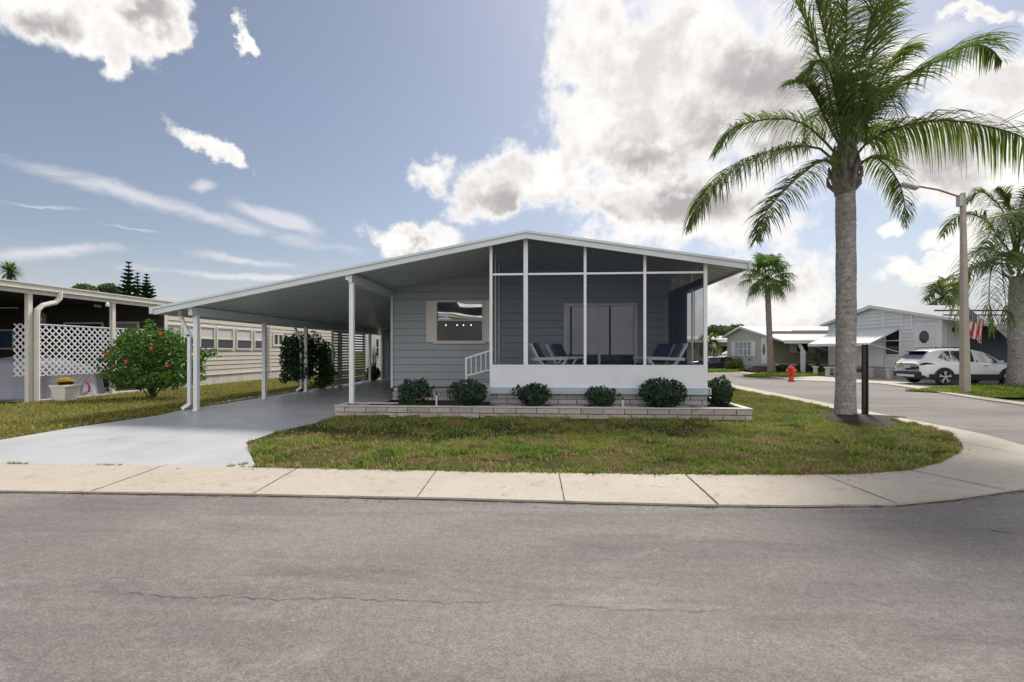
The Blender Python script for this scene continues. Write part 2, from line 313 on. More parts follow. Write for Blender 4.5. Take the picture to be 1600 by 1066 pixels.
# ------------------------------------------------------------------ mesh helpers
class MB:
    def __init__(s): s.v = []; s.f = []
    def quad(s, *p):
        i = len(s.v); s.v += [tuple(q) for q in p]; s.f.append(tuple(range(i, i + len(p)))); return s
    def box(s, x0, x1, y0, y1, z0, z1):
        i = len(s.v); s.v += [(x, y, z) for x in (x0, x1) for y in (y0, y1) for z in (z0, z1)]
        s.f += [tuple(i + k for k in q) for q in ((0, 1, 3, 2), (4, 6, 7, 5), (0, 4, 5, 1), (2, 3, 7, 6), (0, 2, 6, 4), (1, 5, 7, 3))]; return s
    def obox(s, c, ax, ay, az, hx, hy, hz):
        c = Vector(c); i = len(s.v)
        for a in (-1, 1):
            for b in (-1, 1):
                for d in (-1, 1): s.v.append(tuple(c + ax * (a * hx) + ay * (b * hy) + az * (d * hz)))
        s.f += [tuple(i + k for k in q) for q in ((0, 1, 3, 2), (4, 6, 7, 5), (0, 4, 5, 1), (2, 3, 7, 6), (0, 2, 6, 4), (1, 5, 7, 3))]; return s
    def bar(s, p, q, w, d=None, up=(0, 0, 1)):
        p = Vector(p); q = Vector(q); d = d or w; t = (q - p); L = t.length; t.normalize()
        a = t.cross(Vector(up))
        if a.length < 1e-3: a = t.cross(Vector((0, 1, 0)))
        a.normalize(); b = a.cross(t).normalized()
        return s.obox((p + q) / 2, t, a, b, L / 2, w / 2, d / 2)
    def tube(s, pts, rad, n=8, cap=True):
        pts = [Vector(p) for p in pts]; m = len(pts)
        if isinstance(rad, (int, float)): rad = [rad] * m
        i0 = len(s.v); ref = None
        for k in range(m):
            t = (pts[min(k + 1, m - 1)] - pts[max(k - 1, 0)]).normalized()
            if ref is None: ref = t.cross(Vector((0, 0, 1)) if abs(t.z) < .9 else Vector((1, 0, 0))).normalized()
            a = (ref - t * ref.dot(t)).normalized(); ref = a; b = t.cross(a)
            for j in range(n):
                an = 2 * pi * j / n; s.v.append(tuple(pts[k] + (a * cos(an) + b * sin(an)) * rad[k]))
        for k in range(m - 1):
            for j in range(n):
                j2 = (j + 1) % n; s.f.append((i0 + k * n + j, i0 + k * n + j2, i0 + (k + 1) * n + j2, i0 + (k + 1) * n + j))
        if cap:
            s.f.append(tuple(i0 + j for j in reversed(range(n)))); s.f.append(tuple(i0 + (m - 1) * n + j for j in range(n)))
        return s
    def lathe(s, c, prof, n=16, sx=1, sy=1):
        i0 = len(s.v)
        for r, z in prof:
            for j in range(n): an = 2 * pi * j / n; s.v.append((c[0] + r * sx * cos(an), c[1] + r * sy * sin(an), c[2] + z))
        m = len(prof)
        for k in range(m - 1):
            for j in range(n):
                j2 = (j + 1) % n; s.f.append((i0 + k * n + j, i0 + k * n + j2, i0 + (k + 1) * n + j2, i0 + (k + 1) * n + j))
        s.f.append(tuple(i0 + j for j in reversed(range(n)))); s.f.append(tuple(i0 + (m - 1) * n + j for j in range(n))); return s
    def prism(s, poly, z0, z1):
        n = len(poly); i = len(s.v); s.v += [(x, y, z0) for x, y in poly] + [(x, y, z1) for x, y in poly]
        s.f.append(tuple(i + k for k in reversed(range(n)))); s.f.append(tuple(i + n + k for k in range(n)))
        for k in range(n): k2 = (k + 1) % n; s.f.append((i + k, i + k2, i + n + k2, i + n + k))
        return s
    def xprism(s, poly, y0, y1):       # polygon in (x,z) pushed along y
        n = len(poly); i = len(s.v); s.v += [(x, y0, z) for x, z in poly] + [(x, y1, z) for x, z in poly]
        s.f.append(tuple(i + k for k in range(n))); s.f.append(tuple(i + n + k for k in reversed(range(n))))
        for k in range(n): k2 = (k + 1) % n; s.f.append((i + k, i + n + k, i + n + k2, i + k2))
        return s
    def yprism(s, poly, x0, x1):       # polygon in (y,z) pushed along x
        n = len(poly); i = len(s.v); s.v += [(x0, y, z) for y, z in poly] + [(x1, y, z) for y, z in poly]
        s.f.append(tuple(i + k for k in reversed(range(n)))); s.f.append(tuple(i + n + k for k in range(n)))
        for k in range(n): k2 = (k + 1) % n; s.f.append((i + k, i + k2, i + n + k2, i + n + k))
        return s
    def build(s, name, mat, parent=None, smooth=False, bevel=0):
        me = bpy.data.meshes.new(name); me.from_pydata(s.v, [], s.f); me.materials.append(mat); me.update()
        if smooth: me.polygons.foreach_set('use_smooth', [True] * len(me.polygons))
        o = bpy.data.objects.new(name, me); col.objects.link(o); o.parent = parent
        if bevel:
            b = o.modifiers.new('bevel', 'BEVEL'); b.width = bevel; b.segments = 2; b.limit_method = 'ANGLE'
        return o
def tag(o, label=None, cat=None, group=None, kind=None):
    if label: o['label'] = label
    if cat: o['category'] = cat
    if group: o['group'] = group
    if kind: o['kind'] = kind
    return o
def thing(name, label, cat, loc=(0, 0, 0), rz=0, group=None):
    o = bpy.data.objects.new(name, None); col.objects.link(o); o.location = loc; o.rotation_euler = (0, 0, rz); o.empty_display_size = .2
    return tag(o, label, cat, group)
def copy_tree(o, parent=None):
    c = o.copy(); col.objects.link(c); c.parent = parent
    for ch in list(o.children): copy_tree(ch, c)
    return c
def struct(name, mb, mat): return tag(mb.build(name, mat), kind='structure')
def clip(poly, fn):
    out = []
    for k in range(len(poly)):
        a, b = poly[k], poly[(k + 1) % len(poly)]; fa, fb = fn(*a), fn(*b)
        if fa >= 0: out.append(a)
        if (fa < 0) != (fb < 0): t = fa / (fa - fb); out.append((a[0] + (b[0] - a[0]) * t, a[1] + (b[1] - a[1]) * t))
    return out
def siding(mb, p0, p1, z0, z1, lap=.2, out=None, holes=(), cuts=(), tilt=.022, slot=.020):
    """lapped boards from p0 to p1 (xy), outward normal out, openings (a0,a1,za,zb), cuts = half planes fn(a,z)>=0"""
    p0 = Vector(p0).to_3d(); p1 = Vector(p1).to_3d(); d = (p1 - p0); L = d.length; d.normalize(); out = Vector(out).to_3d().normalized()
    z = z0; rows = []
    while z < z1 - 1e-4: rows.append((z, min(z + lap, z1))); z += lap
    for zb, zt in rows:
        cutz = sorted({zb, zt} | {q for hh in holes for q in (hh[2], hh[3]) if zb < q < zt})
        for a_, b_ in zip(cutz[:-1], cutz[1:]):
            mid = (a_ + b_) / 2; segs = [(0, L)]
            for h0, h1, ha, hb in holes:
                if ha < mid < hb:
                    ns = []
                    for s0, s1 in segs:
                        if h0 > s0: ns.append((s0, min(s1, h0)))
                        if h1 < s1: ns.append((max(s0, h1), s1))
                    segs = [q for q in ns if q[1] - q[0] > 1e-3]
            for s0, s1 in segs:
                poly = [(s0, a_), (s1, a_), (s1, b_), (s0, b_)]
                for fn in cuts:
                    poly = clip(poly, fn)
                    if not poly: break
                if len(poly) < 3: continue
                def P(a, z): return p0 + d * a + out * (tilt * (zb + lap - z) / lap) + Vector((0, 0, z))
                if abs(a_ - zb) < 1e-5 and b_ - a_ > slot * 1.5:
                    lo = clip(poly, lambda x, z: zb + slot - z); poly = clip(poly, lambda x, z: z - zb - slot)
                    if len(lo) >= 3: mb.quad(*[p0 + d * q[0] - out * .03 + Vector((0, 0, q[1])) for q in lo])
                    if len(poly) < 3: continue
                    bt = [q for q in poly if abs(q[1] - zb - slot) < 1e-5]
                    if len(bt) == 2:
                        mb.quad(P(*bt[0]), P(*bt[1]), p0 + d * bt[1][0] - out * .03 + Vector((0, 0, zb + slot)), p0 + d * bt[0][0] - out * .03 + Vector((0, 0, zb + slot)))
                        mb.quad(*[p0 + d * bt[i][0] + out * o_ + Vector((0, 0, zb)) for i, o_ in ((0, 0), (1, 0), (1, -.03), (0, -.03))])
                mb.quad(*[P(*q) for q in poly])
    return mb
def bricks(mb, p0, p1, z0, z1, course, length, depth, seed=1, gap=.017, out=None):
    rnd = random.Random(seed); p0 = Vector(p0).to_3d(); p1 = Vector(p1).to_3d(); d = p1 - p0; L = d.length; d.normalize(); o = Vector(out).to_3d().normalized()
    n = max(1, round((z1 - z0) / course)); ch = (z1 - z0) / n
    for k in range(n):
        a = -length * (.5 if k % 2 else 0) + rnd.uniform(-.04, .04)
        while a < L:
            b = a + length * rnd.uniform(.96, 1.04); s0, s1 = max(0, a), min(L, b)
            if s1 - s0 > .03:
                pr = rnd.uniform(0, .008)
                c = p0 + d * ((s0 + s1) / 2) + Vector((0, 0, z0 + ch * (k + .5))) + o * (-depth / 2 + pr)
                mb.obox(c, d, o, Vector((0, 0, 1)), (s1 - s0) / 2 - gap / 2, depth / 2, ch / 2 - gap / 2)
            a = b
    return mb
def spline(pts, n):
    pts = [Vector(p) for p in pts]; P = [pts[0] * 2 - pts[1]] + pts + [pts[-1] * 2 - pts[-2]]; out = []; m = len(pts) - 1
    for i in range(n + 1):
        t = i / n * m; k = min(int(t), m - 1); f = t - k; a, b, c, d = P[k], P[k + 1], P[k + 2], P[k + 3]
        out.append(.5 * ((2 * b) + (c - a) * f + (2 * a - 5 * b + 4 * c - d) * f * f + (3 * b - a - 3 * c + d) * f ** 3))
    return out
UP = Vector((0, 0, 1))
def recenter(root, x0, y0, z0=0, rz=0):
    """put the thing's Empty at its base; its meshes were written in world coordinates (or in the frame turned by rz)"""
    T = Matrix.Translation((-x0, -y0, -z0)); R = Matrix.Rotation(rz, 4, 'Z'); done = set()
    def rec(o):
        for c in o.children:
            if c.data and c.data.name not in done: c.data.transform(T); done.add(c.data.name)
            rec(c)
    rec(root); root.location = R @ Vector((x0, y0, z0)); root.rotation_euler = (0, 0, rz)

# ------------------------------------------------------------------ terrain, roads, pavements
struct('ground', MB().quad((-400, -200, -.06), (400, -200, -.06), (400, 900, -.06), (-400, 900, -.06)), FARG)
sw_front = [G(-700, 762), G(0, 768), G(400, 773.5), G(700, 779.5), G(900, 785), G(1100, 790), G(1250, 791.5), G(1400, 789), G(1490, 780), G(1560, 770), G(1600, 765)]
far_near = [G(1600, 697), G(1540, 680), G(1450, 662), G(1370, 646), G(1300, 632), G(1220, 616.5), G(1150, 602.5), G(1112, 595)]
bulge = [(6.1, 6.3), (6.9, 7.0), (7.5, 7.7)]
far_near = [p for p in far_near]
fx_end = far_near[-1]
sw_back = [G(-700, 720), G(0, 725), G(400, 731.5), G(700, 737.5), G(1000, 742), G(1250, 743), G(1350, 741), G(1420, 735), G(1465, 724), G(1492, 710), G(1500, 700), G(1494, 688), G(1470, 676), G(1430, 665), G(1390, 657), G(1340, 648), G(1290, 637.5), G(1220, 623), G(1150, 608.5), G(1112, 600.5)]
far_side = [G(1900, 700), G(1600, 634), G(1540, 625.5), G(1480, 616), G(1420, 606), G(1375, 600), G(1300, 597), G(1240, 594.5), G(1190, 588), G(1150, 581.5), G(1100, 575)]
road_poly = [(-70, -20), (70, -20), (70, 3.0)] + far_side + [(13, 60), (7, 60)] + [fx_end] + list(reversed(far_near[:-1])) + list(reversed(bulge)) + list(reversed(sw_front)) + [(-70, sw_front[0][1])]
def poly_mb(p, z): return MB().quad(*[(x, y, z) for x, y in p])
struct('road', poly_mb(road_poly, -.012), ASPH)
m = MB(); sp = sw_front + bulge + far_near + list(reversed(sw_back)); m.prism(sp, -.05, .012); struct('sidewalk', m, SIDEW)
m = MB()
for a, b in (((-560, 762), (-470, 721)), ((-270, 765), (-160, 722)), ((143, 769.5), (262, 727)), ((395, 773.5), (468, 731.5)), ((652, 778.5), (682, 736.5)), ((882, 784.5), (873, 739.5)), ((1122, 790), (1070, 742)), ((1402, 789), (1282, 742.5)), ((1572, 768), (1420, 735.5)), ((1750, 745), (1494, 690))):
    p, q = Vector((*G(*a), .016)), Vector((*G(*b), .016)); pts = [p.lerp(q, k / 12) for k in range(13)]; wd = .0055 if a[0] != 1122 else .010
    n = (q - p).cross(UP).normalized(); rr = random.Random(a[0])
    L1 = [x + n * (wd * rr.uniform(.6, 1.3)) for x in pts]; L2 = [x - n * (wd * rr.uniform(.6, 1.3)) for x in pts]
    for k in range(12): m.quad(L1[k], L1[k + 1], L2[k + 1], L2[k])
struct('sidewalk_joint', m, JOINT)
# dark seam between asphalt and concrete
m = MB(); rr = random.Random(5)
for k in range(len(sw_front) - 1):
    a, b = Vector((*sw_front[k], 0)), Vector((*sw_front[k + 1], 0)); nn = max(2, int((b - a).length / .12)); nrm = (b - a).cross(UP).normalized()
    for j in range(nn):
        p, q = a.lerp(b, j / nn), a.lerp(b, (j + 1) / nn); w1 = rr.uniform(.004, .028)
        m.quad(p + Vector((0, 0, -.006)), q + Vector((0, 0, -.006)), q + nrm * w1 + Vector((0, 0, -.006)), p + nrm * w1 + Vector((0, 0, -.006)))
struct('road_edge_seam', m, JOINT)
# crack in the asphalt
rr = random.Random(11); m = MB()
def crack(pts, w0, seed, jit=.018):
    r2 = random.Random(seed); sp_ = []
    for (a, b) in zip(pts[:-1], pts[1:]):
        A, B = Vector((*G(*a), -.008)), Vector((*G(*b), -.008)); n = max(3, int((B - A).length / .05))
        for j in range(n): sp_.append(A.lerp(B, j / n) + Vector((r2.uniform(-.01, .01), r2.gauss(0, jit), 0)))
    W = [w0 * r2.uniform(.25, 1.2) * min(1, 6 * min(k, len(sp_) - 1 - k) / len(sp_) + .1) for k in range(len(sp_))]
    for k in range(len(sp_) - 1):
        a, b = sp_[k], sp_[k + 1]; m.quad(a + Vector((0, -W[k], 0)), b + Vector((0, -W[k + 1], 0)), b + Vector((0, W[k + 1], 0)), a + Vector((0, W[k], 0)))
crack([(110, 921), (215, 925), (262, 933), (360, 928), (420, 935), (560, 933), (640, 937), (700, 940), (760, 937), (830, 942)], .0030, 3, .012)
crack([(820, 941), (900, 945), (1030, 952), (1180, 948)], .0022, 4, .010)
crack([(30, 880), (60, 884), (58, 895)], .002, 8, .008); crack([(1050, 870), (1130, 866), (1200, 874)], .0016, 9, .01)
crack([(1540, 825), (1600, 834)], .012, 6, .01)
struct('road_crack', m, JOINT)
DL = G(0, 688)[0]
drive = [sw_back[0], sw_back[1], G(400, 731.5), G(392, 712), G(385, 692), G(430, 676), G(522, 655), (-4.5, 11.2), (-4.5, 26), (-8.75, 26), (-8.8, 17), (-8.85, 11.3), G(245, 650), G(120, 668), G(0, 688), G(-120, 710), G(-200, 722)]
drive = [G(-200, 722.6)] + drive[1:-1]
struct('driveway', poly_mb(drive, .006), DRIVE)
lawn = sw_back[2:] + [(8.0, 40), (3.9, 40), (3.9, 11.4), (-4.5, 11.4), G(522, 654.5), G(430, 676), G(385, 692)]
struct('lawn_soil', poly_mb(lawn, .001), LAWNG)
strip = [sw_back[0], G(-200, 722.6), G(0, 688), G(120, 668), G(245, 650), (-8.85, 11.3), (-8.8, 17), (-8.75, 40), (-14.5, 40), (-14.5, 12.2), (-30, 12.2), (-30, 5.8)]
struct('side_lawn_soil', poly_mb(strip, -.004), LEFTG)
struct('neighbour_slab', MB().prism([(-24, 13.0), (-14.35, 13.0), (-14.35, 17.6), (-24, 17.6)], -.02, .05), PAVE)
# far side of the crossing street: kerb, drive, grass island
off = lambda p, d: (p[0] + d[0], p[1] + d[1])
fs = far_side[:-1]
struct('far_kerb', MB().prism(fs + [off(p, (.55, .1)) for p in reversed(fs)], -.05, .02), SIDEW)
struct('far_driveway', poly_mb([off(fs[k], (.56, .1)) for k in range(4, 9)] + [C(15.8, 36), C(17, 30), C(32, 27), C(32, 19.4), C(17.6, 19.6)], -.008), PAVE)
island = [G(1412, 611), G(1450, 607), G(1500, 604.5), G(1560, 601.5), G(1700, 597), G(1800, 615), G(1590, 622), G(1540, 621.5), G(1480, 614.5)]
struct('grass_island', poly_mb(island, .012), FARG)
patch1 = [G(1160, 588), G(1195, 583), G(1290, 580), G(1290, 587), G(1240, 589), G(1190, 590)]
struct('far_grass_patch', poly_mb(patch1, .012), FARG)
patch2 = [G(1100, 582), G(1100, 575), G(1155, 575), G(1166, 578), G(1150, 581)]
struct('far_verge', poly_mb(patch2, .012), FARG)
soilp = [G(1290, 646), G(1330, 643), G(1370, 655), G(1385, 668), G(1340, 668), G(1290, 662)]

# grass
def pip(x, y, poly):
    ins = np.zeros(len(x), bool); n = len(poly)
    for i in range(n):
        x1, y1 = poly[i]; x2, y2 = poly[(i + 1) % n]
        if y1 == y2: continue
        c = ((y1 > y) != (y2 > y)) & (x < (x2 - x1) * (y - y1) / (y2 - y1) + x1); ins ^= c
    return ins
def vnoise(x, y, s, seed):
    r = np.random.RandomState(seed); g = r.rand(256, 256); x = x * s + 100; y = y * s + 100
    xi = np.floor(x).astype(int); yi = np.floor(y).astype(int); fx = x - xi; fy = y - yi; fx = fx * fx * (3 - 2 * fx); fy = fy * fy * (3 - 2 * fy)
    a = g[xi % 256, yi % 256]; b = g[(xi + 1) % 256, yi % 256]; c = g[xi % 256, (yi + 1) % 256]; d = g[(xi + 1) % 256, (yi + 1) % 256]
    return a * (1 - fx) * (1 - fy) + b * fx * (1 - fy) + c * (1 - fx) * fy + d * fx * fy
def grass(name, poly, n, hgt, mat, seed, label, z=0., holes=(), wid=.006, bare=.30, ymax=None, edge=None):
    r = np.random.RandomState(seed); P = np.array(poly); x0, y0 = P.min(0); x1, y1 = P.max(0)
    if ymax: y1 = min(y1, ymax)
    x = r.uniform(x0, x1, n * 6); y = y0 + (y1 - y0) * r.rand(n * 6) ** 1.25
    ok = pip(x, y, poly)
    for hp in holes: ok &= ~pip(x, y, hp)
    nz = .6 * vnoise(x, y, 1.3, seed + 1) + .4 * vnoise(x, y, 4.2, seed + 2)
    ok &= (nz > bare + r.uniform(-.05, .05, len(x))) | (r.rand(len(x)) < .07)
    x = x[ok][:n]; y = y[ok][:n]; nz = nz[ok][:n]
    if edge is not None:                     # ragged fringe along the pavement
        E = np.array(edge); sg = r.randint(0, len(E) - 1, 9000); t = r.rand(9000); ex = E[sg] * (1 - t)[:, None] + E[sg + 1] * t[:, None]; wob = vnoise(ex[:, 0], ex[:, 1], 5., seed + 8)
        ex = ex + r.normal(0, .012, (9000, 2)) + r.normal(0, .05, (9000, 1)) * wob[:, None] ** 2; x = np.r_[x, ex[:, 0]]; y = np.r_[y, ex[:, 1]]; nz = np.r_[nz, wob * .7]
    k = len(x)
    cl = vnoise(x, y, 9., seed + 5); hh = hgt * r.uniform(.45, 1.15, k) * (.25 + 1.0 * nz + .8 * cl ** 2); an = r.uniform(0, 2 * pi, k); wd = wid * r.uniform(.6, 1.4, k)
    ln = hh * r.uniform(.3, 1.3, k); la = an + pi / 2 + r.uniform(-.6, .6, k)
    V = np.zeros((k, 5, 3)); ca, sa = np.cos(an) * wd, np.sin(an) * wd
    V[:, 0] = np.c_[x - ca, y - sa, np.full(k, z)]; V[:, 1] = np.c_[x + ca, y + sa, np.full(k, z)]
    mx, my = x + np.cos(la) * ln * .35, y + np.sin(la) * ln * .35
    V[:, 2] = np.c_[mx + ca * .7, my + sa * .7, z + hh * .62]; V[:, 3] = np.c_[mx - ca * .7, my - sa * .7, z + hh * .62]
    V[:, 4] = np.c_[x + np.cos(la) * ln, y + np.sin(la) * ln, z + hh]
    me = bpy.data.meshes.new(name); me.vertices.add(k * 5); me.vertices.foreach_set('co', V.ravel())
    base = (np.arange(k) * 5)[:, None]; F = np.concatenate([base + [[0, 1, 2, 3]], base + [[3, 2, 4]]], 1)
    me.loops.add(k * 7); me.loops.foreach_set('vertex_index', F.ravel().astype(np.int32))
    me.polygons.add(k * 2); st = (np.arange(k)[:, None] * 7 + [[0, 4]]).ravel(); me.polygons.foreach_set('loop_start', st.astype(np.int32))
    me.update(calc_edges=True); me.validate(); me.materials.append(mat)
    o = bpy.data.objects.new(name, me); col.objects.link(o); return tag(o, label, 'grass', kind='stuff')
YP = G(800, 653.5)[1]; PLX = FX(523, YP); PRX = FX(1175.5, YP); YA = 11.18; YB = 14.05; YF = 10.93
planter_hole = [(PLX, YP), (PRX, YP), (PRX, 14), (PLX, 14)]
grass('grass_blades', [p for p in sw_back[2:]] + [(8, 26), (4.0, 26), (4.0, 11.6), (-4.5, 11.4), G(522, 654.5), G(430, 676), G(385, 692)], 150000, .062, BL1, 3, 'short patchy green and straw grass of the corner lawn in front of the block planter', 0, [planter_hole, soilp], 0.0072, .46, 26, sw_back[2:])
grass('grass_blades', strip, 90000, .06, BL2, 7, 'yellowish sunlit grass strip between the painted driveway and the neighbouring home', 0, [], .008, .22, 30)
grass('grass_blades', island, 16000, .09, BL3, 9, 'bright green grass island at the foot of the tall concrete pole', .012, [], .012, .1)
grass('grass_blades', patch1, 7000, .09, BL3, 10, 'small green grass patch around the red fire hydrant', .012, [], .02, .1)
grass('grass_blades', patch2, 4000, .10, BL3, 12, 'distant green grass verge in front of the yellow house', .012, [], .025, .1)
m = MB(); rr = random.Random(3)
for k in range(60):                      # weeds in the joint along the driveway
    u = rr.choice([20, 28, 36, 160, 172, 182, 352, 362, 372, 380, 388]) + rr.uniform(-7, 7); v = 726 - 0.0 + (u / 400) * 5.5 - (max(0, u - 350) * .16 if rr.random() < .6 else 0)
    p = Vector((*G(u, v), .004))
    for j in range(7):
        a = rr.uniform(0, 2 * pi); d = Vector((cos(a), sin(a) * .5, 0)); s = Vector((-sin(a), cos(a), 0)) * .004; t = p + d * rr.uniform(.02, .06) + UP * rr.uniform(.01, .05)
        m.quad(p - s, p + s, t)
tag(m.build('weed_tufts', BL2), 'sparse weed tufts growing in the joint between driveway and sidewalk', 'weeds', kind='stuff')
m = MB(); rr = random.Random(44)
for k in range(230):                     # small dry leaves and grit blown against the pavement edges
    if k < 110: i = rr.randrange(1, len(sw_front) - 1); a, b = sw_front[i], sw_front[i + 1]; t = rr.random(); x = a[0] + (b[0] - a[0]) * t; y = a[1] + (b[1] - a[1]) * t - abs(rr.gauss(0, .09)) - .01; z = -.002
    elif k < 190: i = rr.randrange(1, 14); a, b = sw_back[i], sw_back[i + 1]; t = rr.random(); x = a[0] + (b[0] - a[0]) * t; y = a[1] + (b[1] - a[1]) * t - abs(rr.gauss(0, .14)) - .01; z = .018
    else: x, y, z = rr.uniform(-7.5, -5), rr.uniform(7, 13), .012
    s = rr.uniform(.008, .022); a = rr.uniform(0, 2 * pi); d = Vector((cos(a), sin(a), 0)) * s; e = Vector((-sin(a), cos(a), 0)) * s * .45; p = Vector((x, y, z)); m.quad(p - d, p + e + UP * s * .4, p + d + UP * s * .3, p - e)
tag(m.build('leaf_litter', M('litter_leaf', (.14, .09, .055), .9, .4, 9)), 'tiny dry leaves and grit scattered along the sidewalk edges and driveway', 'leaf litter', kind='stuff')
m = MB(); rr = random.Random(8)
for k in range(260):                     # pebbles along the left edge of the driveway
    y = rr.uniform(11.5, 17); x = -8.92 - abs(rr.gauss(0, .09)); s = rr.uniform(.012, .045)
    m.lathe((x, y, 0), [(s * .6, 0), (s, s * .4), (s * .7, s * .9), (s * .1, s * 1.05)], 6, rr.uniform(.8, 1.4), 1)
tag(m.build('pebbles', STONE), 'pale pebbles scattered along the driveway edge beside the carport posts', 'pebbles', kind='stuff')

# ------------------------------------------------------------------ the main house
RX = FX(822, YF); RZ = FZ(822, 360, YF); LX = FX(240, YF); LZ = FZ(240, 480, YF); EX = FX(1169, YF); EZ = FZ(1169, 408, YF)
sL = (RZ - LZ) / (RX - LX); sR = (RZ - EZ) / (EX - RX); TH = .17
def rz_(x): return RZ - (sL * (RX - x) if x < RX else sR * (x - RX))
YR = 27.0
house = thing('mobile_home', 'blue grey mobile home with screened front porch and long white carport roof', 'house')
def roofslab(y0, y1, t0, t1, x0=LX, x1=EX):   # from t0 below the top line to t1 below it
    p = [(x0, rz_(x0) - t0), (RX, RZ - t0), (x1, rz_(x1) - t0), (x1, rz_(x1) - t1), (RX, RZ - t1), (x0, rz_(x0) - t1)]
    return p
roof = MB().xprism(roofslab(0, 0, .02, .12), YF + .05, YR).build('roof', ROOFW, house)
f = MB(); f.xprism(roofslab(0, 0, .0, .055), YF - .03, YF + .05); f.xprism(roofslab(0, 0, .058, .18), YF, YF + .048)
f.build('fascia', FASC, house)
f = MB(); f.yprism([(YF - .03, LZ - .0), (YR, LZ), (YR, LZ - .16), (YF - .03, LZ - .16)], LX - .09, LX - .002); f.build('gutter', FASC, house)
f = MB(); f.yprism([(YF - .03, EZ + .005), (YR, EZ + .005), (YR, EZ - .17), (YF - .03, EZ - .17)], EX + .002, EX + .06); f.build('side_fascia', FASC, house)
def ceilmat():
    B = MatB('ceiling_pan'); n = B.noise(.8, 4); c = B.mix(B.rng(n, .3, .7), (.38, .43, .46), (.44, .485, .51)); B.color(c)
    B.b.inputs['Roughness'].default_value = .2
    sp = B.N.new('ShaderNodeSeparateXYZ'); B.L.new(B.tc.outputs['Object'], sp.inputs[0])
    w1 = B.math('SINE', B.math('MULTIPLY', sp.outputs[1], 2 * pi / .10)); w2 = B.math('SINE', B.math('MULTIPLY_ADD', sp.outputs[0], 9.0, B.math('MULTIPLY', B.noise(1.3, 3), 8)))
    B.bump(B.math('MULTIPLY_ADD', w2, .5, w1), .16, .010); return B.m
CEIL = ceilmat()
m = MB(); y = YF + .06; rr = random.Random(2)
while y < YR - .3:                      # roof pans seen from below, each 30 cm wide with a small rib
    for (xa, xb) in ((LX + .0, RX), (RX, EX)):
        za, zb = rz_(xa) - .125, rz_(xb) - .125; m.quad((xa, y + .01, za), (xb, y + .01, zb), (xb, y + .29, zb), (xa, y + .29, za))
        zr = -.011; m.quad((xa, y + .29, za), (xb, y + .29, zb), (xb, y + .295, zb + zr), (xa, y + .295, za + zr)); m.quad((xa, y + .295, za + zr), (xb, y + .295, zb + zr), (xb, y + .305, zb + zr), (xa, y + .305, za + zr)); m.quad((xa, y + .305, za + zr), (xb, y + .305, zb + zr), (xb, y + .31, zb), (xa, y + .31, za))
    y += .3
m.build('ceiling', CEIL, house)
# front wall of the house
HX0, HX1 = -4.5, 3.62
zs = FZ(700, 605, YB)                   # bottom of the siding
wu0, wu1 = FX(682.5, YB), FX(754.5, YB); wz0, wz1 = FZ(718, 532.5, YB), FZ(718, 471, YB)
FLZ = .66
du0, du1 = FX(884, YB), FX(992.5, YB); dz1 = FZ(940, 477, YB)
cutL = lambda a, z: (rz_(RX) - .13 - sL * (RX - (HX0 + a))) - z
cutR = lambda a, z: (rz_(RX) - .13 - sR * ((HX0 + a) - RX)) - z
m = MB(); siding(m, (HX0, YB), (HX1, YB), zs, 4.2, .215, (0, -1), [(wu0 - HX0, wu1 - HX0, wz0, wz1), (du0 - HX0, du1 - HX0, FLZ, dz1)], [cutL, cutR])
m.build('front_wall', SIDB, house)
m = MB(); siding(m, (HX0, 24.6), (HX0, YB), .02, 3.25, .215, (-1, 0)); m.build('side_wall', SIDB, house)
m = MB(); siding(m, (HX1, YB), (HX1, 26), zs, 3.6, .215, (1, 0)); m.build('side_wall', SIDB, house)
m = MB(); m.box(HX0 - .045, HX0 + .05, YB - .05, YB - .022, zs - .02, rz_(HX0) - .14); m.box(HX0 - .045, HX0 - .022, YB - .05, YB + .1, zs - .02, rz_(HX0) - .14); m.build('corner_trim', FASC, house)
m = MB(); bricks(m, (HX0 + .02, YB - .01), (HX1, YB - .01), 0, zs - .02, .125, .42, .1, 4, out=(0, -1)); m.build('base_blocks', BLOCK2, house)
MB().box(HX0 + .03, HX1, YB + .0, YB + .08, 0, zs - .01).build('base_core', MORTAR, house)
m = MB(); siding(m, (-8.25, 24.3), (HX0, 24.3), .02, 3.0, .215, (0, -1), cuts=[lambda a, z: (rz_(-8.25 + a) - .13) - z]); m.build('shed_wall', SIDB, house)
MB().box(-8.31, -8.23, 24.2, 24.27, .0, rz_(-8.3) - .15).build('shed_corner_trim', FASC, house)
